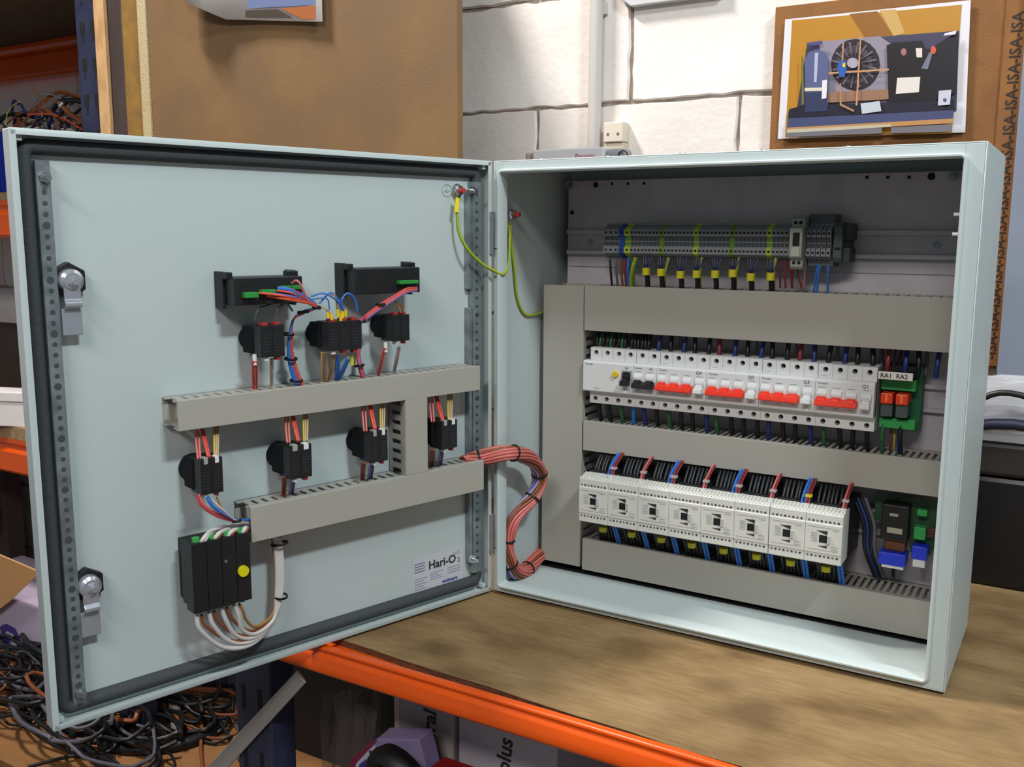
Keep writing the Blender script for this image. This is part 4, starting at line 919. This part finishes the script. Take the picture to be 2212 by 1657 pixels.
sh = [('#b07c24', [(1711, 44), (2078, 10), (2056, 288), (1696, 297)]), ('#8a5a20', [(1835, 30), (1895, 24), (1930, 78), (1870, 84)]), ('#c09a5a', [(1900, 22), (1935, 20), (1955, 72), (1930, 78)]),
      ('#3d3a52', [(1744, 92), (2072, 66), (2066, 240), (1702, 270), (1703, 240), (1722, 232)]), ('#8a8290', [(1770, 90), (1900, 78), (1925, 95), (1915, 222), (1780, 228)]),
      ('#2a2228', ell(1848, 140, 53, 56)), ('#4a4048', ell(1845, 140, 40, 42)), ('#2e262c', ell(1846, 143, 30, 30)), *[('#6b616c', [(1846 + 12 * math.cos(a), 140 + 12 * math.sin(a)), (1846 + 48 * math.cos(a + .12), 140 + 50 * math.sin(a + .12)), (1846 + 48 * math.cos(a + .22), 140 + 50 * math.sin(a + .22))]) for a in [k * PI / 8 for k in range(16)]], ('#a49cab', ell(1842, 136, 13, 11)),
      ('#8f6a52', [(1785, 200), (1925, 192), (1925, 214), (1785, 222)]), ('#151218', [(1915, 98), (1930, 92), (1992, 88), (2000, 110), (2070, 68), (2064, 200), (2006, 222), (1920, 226)]),
      ('#141014', [(1921, 225), (1921, 112), (1933, 97), (1960, 92), (1990, 94), (2003, 108), (2005, 222)]), ('#a0646a', ell(1952, 112, 6, 8)), ('#d7cfc8', [(1938, 168), (1988, 166), (1985, 199), (1935, 203)]), ('#6c7080', [(1990, 148), (2008, 112), (2014, 116), (2004, 150)]), ('#c8543c', ell(2016, 108, 6, 9)), ('#d8c8c0', [(1978, 104), (1992, 104), (1992, 124), (1980, 124)]),
      ('#1c1b2c', [(1702, 268), (1705, 236), (1740, 226), (1960, 222), (2060, 214), (2060, 246)]), ('#555b80', [(1740, 226), (1738, 128), (1748, 112), (1765, 107), (1782, 112), (1790, 126), (1788, 228)]), ('#2f3554', [(1740, 200), (1788, 198), (1786, 240), (1738, 242)]), ('#a7abc4', [(1760, 114), (1768, 114), (1764, 178), (1758, 178)]), ('#cfc7b0', [(1738, 190), (1778, 189), (1778, 196), (1738, 197)]), ('#dcd6dc', [(1776, 174), (1787, 172), (1785, 212), (1775, 214)]), ('#6b6a2a', [(1731, 122), (1735, 122), (1737, 226), (1732, 226)]),
      ('#4a4a78', [(1744, 92), (1775, 88), (1778, 96), (1748, 98)]), ('#b98a66', [(1858, 78), (1861, 78), (1852, 228), (1848, 228)]), ('#b98a66', [(1820, 92), (1823, 92), (1820, 160), (1817, 160)]), ('#b98a66', [(1790, 156), (1920, 148), (1920, 152), (1790, 160)]), ('#2b58a4', [(1812, 132), (1826, 130), (1829, 150), (1824, 166), (1814, 166), (1809, 150)]), ('#d8c020', [(1820, 136), (1826, 136), (1826, 145), (1820, 145)]), ('#a27a58', [(1814, 180), (1817, 180), (1818, 224), (1846, 238), (1844, 242), (1814, 228)]),
      ('#b9bec6', [(1859, 224), (1900, 218), (1904, 240), (1862, 246)]), ('#bfc0cc', [(2028, 196), (2055, 194), (2052, 226), (2026, 228)]), ('#50507a', ell(2041, 216, 4, 4)), ('#41476a', [(1702, 256), (2060, 238), (2058, 258), (1701, 276)]), ('#b48452', [(1700, 276), (2058, 256), (2058, 266), (1700, 286)]), ('#b8b098', [(1700, 280), (1925, 268), (1925, 274), (1700, 288)]), ('#6d6a72', [(1700, 287), (1905, 276), (1905, 288), (1698, 296)]), ('#6d6a72', [(1925, 275), (2057, 268), (2056, 284), (1924, 288)]), ('#d8d0dc', [(2041, 72), (2066, 66), (2064, 74), (2038, 77)])]
pic(r, CB, sh, 'printed_picture', YF)
# curled photo on brown board
YQ = .2335
r = thing('photo_print', 'curled photo print hanging from the large brown hardboard panel', 'photograph', CB(560, 10, YQ))
m = MB(); cols_ = [(383, -14, -.030), (410, 8, -.034), (440, 22, -.030), (488, 42, -.010), (560, 44, -.004), (640, 46, -.004), (697, 47, -.006)]
vs = []
for px, py, dy in cols_:
    b_ = CB(px, py, YQ + dy); vs.append(to_local(r, b_)); vs.append(to_local(r, b_ + Vector((0, .006 if dy < -.02 else 0, .17))))
m.add(vs, [(2 * i, 2 * i + 2, 2 * i + 3, 2 * i + 1) for i in range(len(cols_) - 1)])
o = m.build('paper', mat('photo_paper_cream', '#f2eae2', .4), r, smooth=60); sd = o.modifiers.new('solid', 'SOLIDIFY'); sd.thickness = .0008; sd.offset = 1
pic(r, CB, [('#6f7aa0', [(448, -12), (682, -12), (682, 10), (640, 13), (492, 20), (450, 6)]), ('#8c9aa8', [(448, -10), (488, -10), (486, 17), (450, 6)]), ('#4b4238', [(500, 24), (598, 20), (632, 38), (504, 38)]), ('#a8643c', [(606, 18), (682, 12), (682, 42), (652, 41)]), ('#8f7a6c', [(462, 20), (486, 26), (486, 36), (464, 28)])], 'printed_picture', YQ - .0065)
# toolbox and bag at right
c = CB(2101, 1236, .40)
r = thing('tool_case', 'black plastic tool case at the right edge of the bench behind the enclosure', 'case', (.60, .40, TZ))
MB().box(-.10, .42, 0, .13, 0, .165).build('body', mat('black_case', '#0e0f12', .35), r, bevel=.008)
MB().box(-.102, .422, -.004, .132, .166, .215).build('lid', mat('dark_case_lid', '#26221f', .5), r, bevel=.006)
MB().box(.005, .08, -.008, -.003, .108, .116).build('latch', M_galv, r, bevel=.001).rotation_euler = (0, .38, 0)
r = thing('plastic_bag', 'crumpled clear plastic bag with dark cable lying on the black tool case', 'bag', (.62, .44, .212))
m = MB(); rr = random.Random(5); nu, nv = 18, 10; vs = []
for j in range(nv + 1):
    for i in range(nu):
        a = 2 * PI * i / nu; ph = PI / 2 * j / nv; R_ = (1 + rr.uniform(-.12, .12)) * math.cos(ph) ** .7
        vs.append((.16 * R_ * math.cos(a) + .02, .055 * R_ * math.sin(a), .085 * math.sin(ph) * (1 + rr.uniform(-.08, .08)) + .003))
m.add(vs, [(j * nu + i, j * nu + (i + 1) % nu, (j + 1) * nu + (i + 1) % nu, (j + 1) * nu + i) for j in range(nv) for i in range(nu)])
m.build('film', mat('clear_film', '#eef0f5', .10, trans=.25, spec=1.0, alpha=.5), r, smooth=80)
MB().tube([(-.06, -.058, .052), (-.02, -.062, .075), (.03, -.064, .068), (.08, -.062, .045), (.14, -.06, .03)], .0045, 8).build('cable', M_black, r, smooth=60)
m = MB()
for k in range(7): m.tube([(-.09 + rr.uniform(-.02, .02), -.045 + k * .012, .01 + .006 * k), (0, -.05 + k * .012, .03 + .004 * k), (.10, -.045 + k * .012, .012 + .005 * k)], .008, 7)
m.build('dark_contents', mat('navy_contents', '#1b2036', .5), r, smooth=60, kind='stuff')
# ================================================================== RACK CONTENTS
zs_ = zm + .0185
r = thing('blue_bin', 'blue plastic bin on the middle rack shelf behind the door corner', 'bin', (-1.62, .268, zs_))
m = MB(); m.box(-.20, .045, 0, .003, 0, .145); m.box(-.20, .045, .22, .223, 0, .145); m.box(-.20, -.197, 0, .223, 0, .145); m.box(.042, .045, 0, .223, 0, .145); m.box(-.20, .045, 0, .223, 0, .003)
m.build('body', mat('blue_bin_plastic', '#16288c', .4), r, bevel=.001)
heap = random.Random(21); ms = [WM(c) for c in ('black', 'brown', 'greyw', 'black', 'brown', 'dkblue', 'tan', 'grey')]
m = MB()
for k in range(230):
    cx, cy = heap.uniform(-1.74, -1.31), heap.uniform(.31, .45); hmax = .238 * (1 - (abs(cx + 1.44) / .42) ** 2); zz = zs_ + .004 + heap.random() * max(.03, hmax)
    L_ = heap.uniform(.03, .09); an = heap.uniform(-.8, .8); p = []
    for j in range(5):
        s_ = (j / 4 - .5) * 2; p.append((cx + L_ * s_ * math.cos(an), cy + .03 * s_ * math.sin(an * 3), max(zs_ + .004, zz - .03 * s_ * s_ + L_ * s_ * math.sin(an) * .35 + heap.uniform(-.008, .008))))
    m.tube(p, heap.choice((.0020, .0032, .0048)), 5, m=heap.randrange(8), sub=3)
o = m.build('cable_offcuts', ms, smooth=60); tag(o, 'tangled heap of brown and grey cable offcuts on the rack shelf above the door', 'cables', kind='stuff')
def bgwire(pts, c, r_, label, Y=.30, cat='cable'):
    o = MB().tube([CB(px, py, Y) for px, py in pts], r_, 7, sub=6).build('cable', WM(c), smooth=60); tag(o, label, cat)
bgwire([(70, 190), (88, 212), (105, 240), (140, 262)], 'brown', .0018, 'thin cable end poking highest out of the offcut heap')
bgwire([(130, 252), (140, 222), (160, 216), (185, 220)], 'black', .0052, 'thick dark cable arching out of the offcut heap towards the upright')
bgwire([(12, 272), (16, 245), (28, 228), (44, 219)], 'yellow', .0012, 'thin yellow-green wire sticking up left in the offcut heap')
bgwire([(95, 238), (84, 226), (95, 214), (112, 214), (126, 226)], 'brown', .0014, 'thin brown wire looping above the offcut heap')
bgwire([(128, 222), (150, 245), (185, 268), (205, 285)], 'brown', .0060, 'thick brown cable falling right across the offcut heap')
bgwire([(60, 248), (100, 246), (130, 252), (170, 275), (195, 290)], 'orange', .0020, 'thin orange cable draped over the offcut heap')
bgwire([(0, 262), (8, 270), (20, 280)], 'black', .0022, 'dark cable end at the far left of the offcut heap')
p0 = CB(132, 226, .295); o = MB().cyl(p0 - Vector((.006, 0, .003)), p0 + Vector((.006, 0, .003)), .0032, 8).build('cable_ferrule', M_white); tag(o, 'small white ferrule on the looping wire above the offcut heap', 'ferrule')
# white trunking on lower-middle shelf
zq = zl + .0325
r = thing('plastic_trunking', 'white plastic trunking length lying on the rack shelf left of the door', 'trunking', (-1.52, .30, zq), .35)
MB().box(-.40, .12, -.03, .03, 0, .062).build('channel', mat('white_upvc', '#e3dcd8', .4), r, bevel=.002); MB().box(-.40, .12, -.033, .033, .0625, .088).build('lid', mat('white_upvc', '#e3dcd8', .4), r, bevel=.003)
r = thing('shade_box', 'dark brown box added as shade behind the white trunking on the rack shelf', 'box', (-1.9, .40, zq)); MB().box(-.3, .62, 0, .10, 0, .22).build('body', mat('shade_brown', '#3a2c26', .8), r, bevel=.003)  # dark box added to stand in for shade at the back of the shelf
# carton with purple lettering, cardboard flap
r = thing('carton', 'white and lilac carton with purple lettering at the left edge below the orange beam', 'box', (-1.66, .235, -.679))
MB().box(-.25, .225, 0, .22, 0, .250).build('body', mat('lilac_carton', '#b7a7bd', .6), r, bevel=.003)
m = MB(); fp = [to_local(r, CB(px, py, .215)) for px, py in ((-60, 1180), (0, 1200), (86, 1237), (20, 1300), (-20, 1330), (-70, 1340))]
m.slab(fp, (0, 1, .35), .004); m.build('flap', mat('corrugated_cardboard', '#b98a58', .8), r, label='tan cardboard flap')
text('lettering', 'G', .125, mat('purple_print', '#43307c', .6), r, to_local(r, CB(40, 1352, .2345)), bold=.004, rot=(PI / 2, PI * .93, 0))
r = thing('shade_filler_coils', 'added shade-filling pile of coiled flex on the rack behind the door edge', 'cables', (-2.3, .38, -.679))
heap = random.Random(4); m = MB()
for k in range(12): m.torus((heap.uniform(-.3, .28), heap.uniform(0, .08), .33 + heap.uniform(0, .12)), (heap.uniform(-.2, .2), 1, heap.uniform(-.3, .3)), heap.uniform(.06, .11), .007, 24, 6)
m.build('coil', M_black, r, smooth=60, kind='stuff'); MB().box(-.35, .35, .06, .11, 0, .60).build('shade_backing', mat('shade_brown', '#3a2c26', .8), r)  # black coils and dark sheet added to fill in the under-shelf shade
# black cable coils on the lowest shelf
heap = random.Random(9); m = MB()
for k in range(95):
    cx, cy = heap.uniform(-1.85, -1.02), heap.uniform(.12, .42); R_ = heap.uniform(.07, .16); zz = -.672 + heap.random() * .19 * max(.15, 1 - abs(cx + 1.45) / .48); P_ = []
    ph = heap.uniform(0, 6); ax = heap.uniform(.3, .55)
    for j in range(13):
        a = ph + j * heap.uniform(.48, .54); xx = cx + R_ * math.cos(a); P_.append((xx, min(.225 if xx < -1.41 else .46, max(.045, cy + R_ * ax * math.sin(a))), max(-.674, zz + heap.uniform(-.004, .004) + .012 * math.sin(a * 2))))
    m.tube(P_, heap.choice((.004, .005, .0062, .0032)), 6, m=heap.choice((0, 0, 0, 1, 2)), sub=3)
o = m.build('cable_coils', [WM('black'), WM('greyw'), WM('brown')], smooth=60); tag(o, 'heap of coiled black flex on the lowest rack shelf below the door corner', 'cables', kind='stuff')
def lowwire(pts, c, r_, label):
    P_ = [FL(px, py, -.672 + dz) for px, py, dz in pts]; o = MB().tube(P_, r_, 8, sub=6).build('cable', WM(c), smooth=60); tag(o, label, 'cable')
lowwire([(205, 1590, 0), (235, 1612, 0), (300, 1620, 0), (400, 1608, 0), (470, 1570, 0), (420, 1530, 0)], 'black', .016, 'thick black hose lying round the rack upright foot')
lowwire([(360, 1560, .0), (400, 1536, 0), (440, 1528, 0), (490, 1545, 0), (520, 1590, 0), (515, 1640, 0)], 'greyw', .0035, 'thin grey cable arching right of the rack upright')
lowwire([(100, 1560, .01), (180, 1610, .005), (260, 1600, .003), (330, 1560, .0)], 'brown', .0035, 'thin brown cable crossing the tan shelf board')
lowwire([(60, 1657, .01), (160, 1632, .005), (250, 1620, .003), (300, 1580, .0)], 'black', .0042, 'black cable curving across the tan shelf board')
lowwire([(432, 1500, .02), (436, 1560, .01), (434, 1620, .0), (440, 1680, .0)], 'brown', .0040, 'upright brown cable hanging right of the rack upright')
for k, (px, py) in enumerate(((375, 1545), (380, 1590))):
    p = FL(px, py, -.675); o = MB().box(p.x - .018, p.x + .014, p.y, p.y + .012, -.679, -.640).build('white_plug', mat('white_upvc', '#e3dcd8', .4), bevel=.003); tag(o, '%s white plastic plug beside the rack upright foot' % ('farther', 'nearer')[k], 'plug')
# ================================================================== BENCH LOWER SHELF CONTENTS
def lowbox(label, X0, X1, Y0, Y1, Z1, mt, rz=0, nm='carton'):
    r = thing(nm, label, 'box', ((X0 + X1) / 2, (Y0 + Y1) / 2, -.6215), rz); w, d = (X1 - X0) / 2, (Y1 - Y0) / 2
    MB().box(-w, w, -d, d, 0, Z1 + .6215).build('body', mt, r, bevel=.002); return r
r = lowbox('grey-white carton printed ural C standing under the orange beam', -.075, .022, -.135, .06, -.060, mat('grey_white_card', '#a49c98', .7), 0)
def upright_text(r, body, size, px, py, Y, tilt=.1): return text('lettering', body, size, M_print, r, to_local(r, CB(px, py, Y)), rot=(PI / 2, -PI / 2 + tilt, 0), bold=.0006)
upright_text(r, 'ural C', .030, 937, 1606, -.1356)
MB().box(-.0487, -.040, -.0982, -.0975, .02, .561).build('pale_stripe', mat('pale_pink_card', '#c9b0a6', .7), r)
r = lowbox('white carton printed plus right of the ural C carton', .026, .175, -.128, .06, -.062, mat('white_card', '#b9b4bc', .7), 0)
upright_text(r, 'plus', .030, 1100, 1672, -.1286)
o = MB().box(.018, .085, -.185, -.150, -.6215, -.175).build('red_box', mat('dark_red_card', '#8c1418', .5), bevel=.004); tag(o, 'dark red box leaning in front of the white cartons under the bench', 'box'); o.rotation_euler = (0, .0, 0)
o = MB().box(.088, .110, -.178, -.148, -.6215, -.20).build('dark_box', mat('dark_green_card', '#232821', .6), bevel=.003); tag(o, 'narrow dark green box beside the dark red box under the bench', 'box')
o = MB().box(-.10, .012, -.175, -.15, -.6215, -.205).build('brown_carton', mat('brown_card', '#6d4838', .7, var=['#8a6a58'], scale=18), bevel=.003); tag(o, 'brown and pink carton in front of the ural C carton', 'box')
r = thing('colour_pack', 'glossy purple, white and green pack lying under the bench beam', 'pack', CB(800, 1600, -.19))
m = MB()
def pk(px, py, Y=-.19): return to_local(r, CB(px, py, Y))
m.slab([pk(*p) for p in ((745, 1690), (760, 1640), (815, 1596), (905, 1598), (930, 1700))], (0, 1, .1), .03); m.build('body', mat('lilac_gloss', '#8a7ea8', .25), r, bevel=.002)
pic(r, CB, [('#b8b4cc', [(762, 1690), (770, 1650), (795, 1622), (812, 1608), (800, 1690)]), ('#7a1f3c', [(744, 1690), (758, 1640), (808, 1598), (814, 1601), (768, 1648), (758, 1690)]), ('#3c2f86', [(768, 1690), (776, 1652), (790, 1640), (790, 1690)]), ('#6fa832', [(790, 1680), (795, 1640), (812, 1634), (845, 1640), (845, 1690)]), ('#2c3050', [(796, 1622), (860, 1618), (860, 1628), (800, 1634)])], 'printed_picture', -.1905)
c = CB(860, 1690, -.22)
o = MB().torus(c, (.2, 1, .25), .040, .011, 30, 8).build('black_reel', M_black2, smooth=60); tag(o, 'black reel rim in front of the coloured pack at the bottom edge', 'reel')
r = thing('shade_block', 'dark block added as shade far back between the rack and the bench leg', 'box', (-.62, .40, -.679)); MB().box(-.30, .36, 0, .08, 0, .585).build('body', mat('shade_black', '#191512', .8), r, bevel=.003)  # dark block added to hide the bright wall where shade lies
r = thing('shade_backdrop', 'added shade-black crate behind the clear bag under the left end of the bench', 'backdrop', (-.13, -.04, -.6215)); MB().box(-.05, .05, 0, .2, 0, .52).build('body', mat('shade_black', '#191512', .8), r, bevel=.003)  # dark block added behind the bag in place of shade
MB().box(-.02, .04, -.003, 0, .43, .47).build('blue_patch', mat('blue_clip', '#123a86', .4), r)
# clear bags
def bag(label, X0, X1, Y, Z0, Z1, seed, colr):
    rr = random.Random(seed); m = MB(); nu, nv = 14, 12; vs = []
    for j in range(nv + 1):
        for i in range(nu + 1):
            xx = X0 + (X1 - X0) * i / nu; zz = Z0 + (Z1 - Z0) * j / nv
            vs.append((xx + rr.uniform(-.004, .004), Y + rr.uniform(-.012, .012), zz + rr.uniform(-.004, .004) - .03 * abs(i / nu - .5) * j / nv))
    m.add(vs, [(j * (nu + 1) + i, j * (nu + 1) + i + 1, (j + 1) * (nu + 1) + i + 1, (j + 1) * (nu + 1) + i) for j in range(nv) for i in range(nu)])
    r_ = thing('plastic_bag', label, 'bag', (0, 0, 0)); m.build('front_film', mat('grey_film', '#6a605e', .18, spec=.8, alpha=.45), r_, smooth=80)
    mb = MB(); mb.v = [(x, y + .09, z) for x, y, z in m.v]; mb.f = list(m.f); mb.m = list(m.m); mb.build('back_film', MATS['grey_film'], r_, smooth=80)
    for k in range(4):
        a = rr.uniform(X0 + .02, X1 - .05); z = rr.uniform(Z0 + .1, Z1 - .06); MB().box(a, a + .03, Y + .03, Y + .06, z, z + .025).build('blue_clip', mat('blue_clip', '#123a86', .4), r_, bevel=.003)
bag('crumpled clear plastic bag with blue bits hanging under the left end of the bench', -.18, -.085, -.16, -.62, -.12, 3, None)
r = thing('shade_block', 'dark block added as shade deep under the bench', 'box', (.35, .2, -.6215)); MB().box(-.52, .9, 0, .25, 0, .50).build('body', mat('shade_black', '#191512', .8), r, bevel=.003)  # dark block added in place of the deep shade below the bench
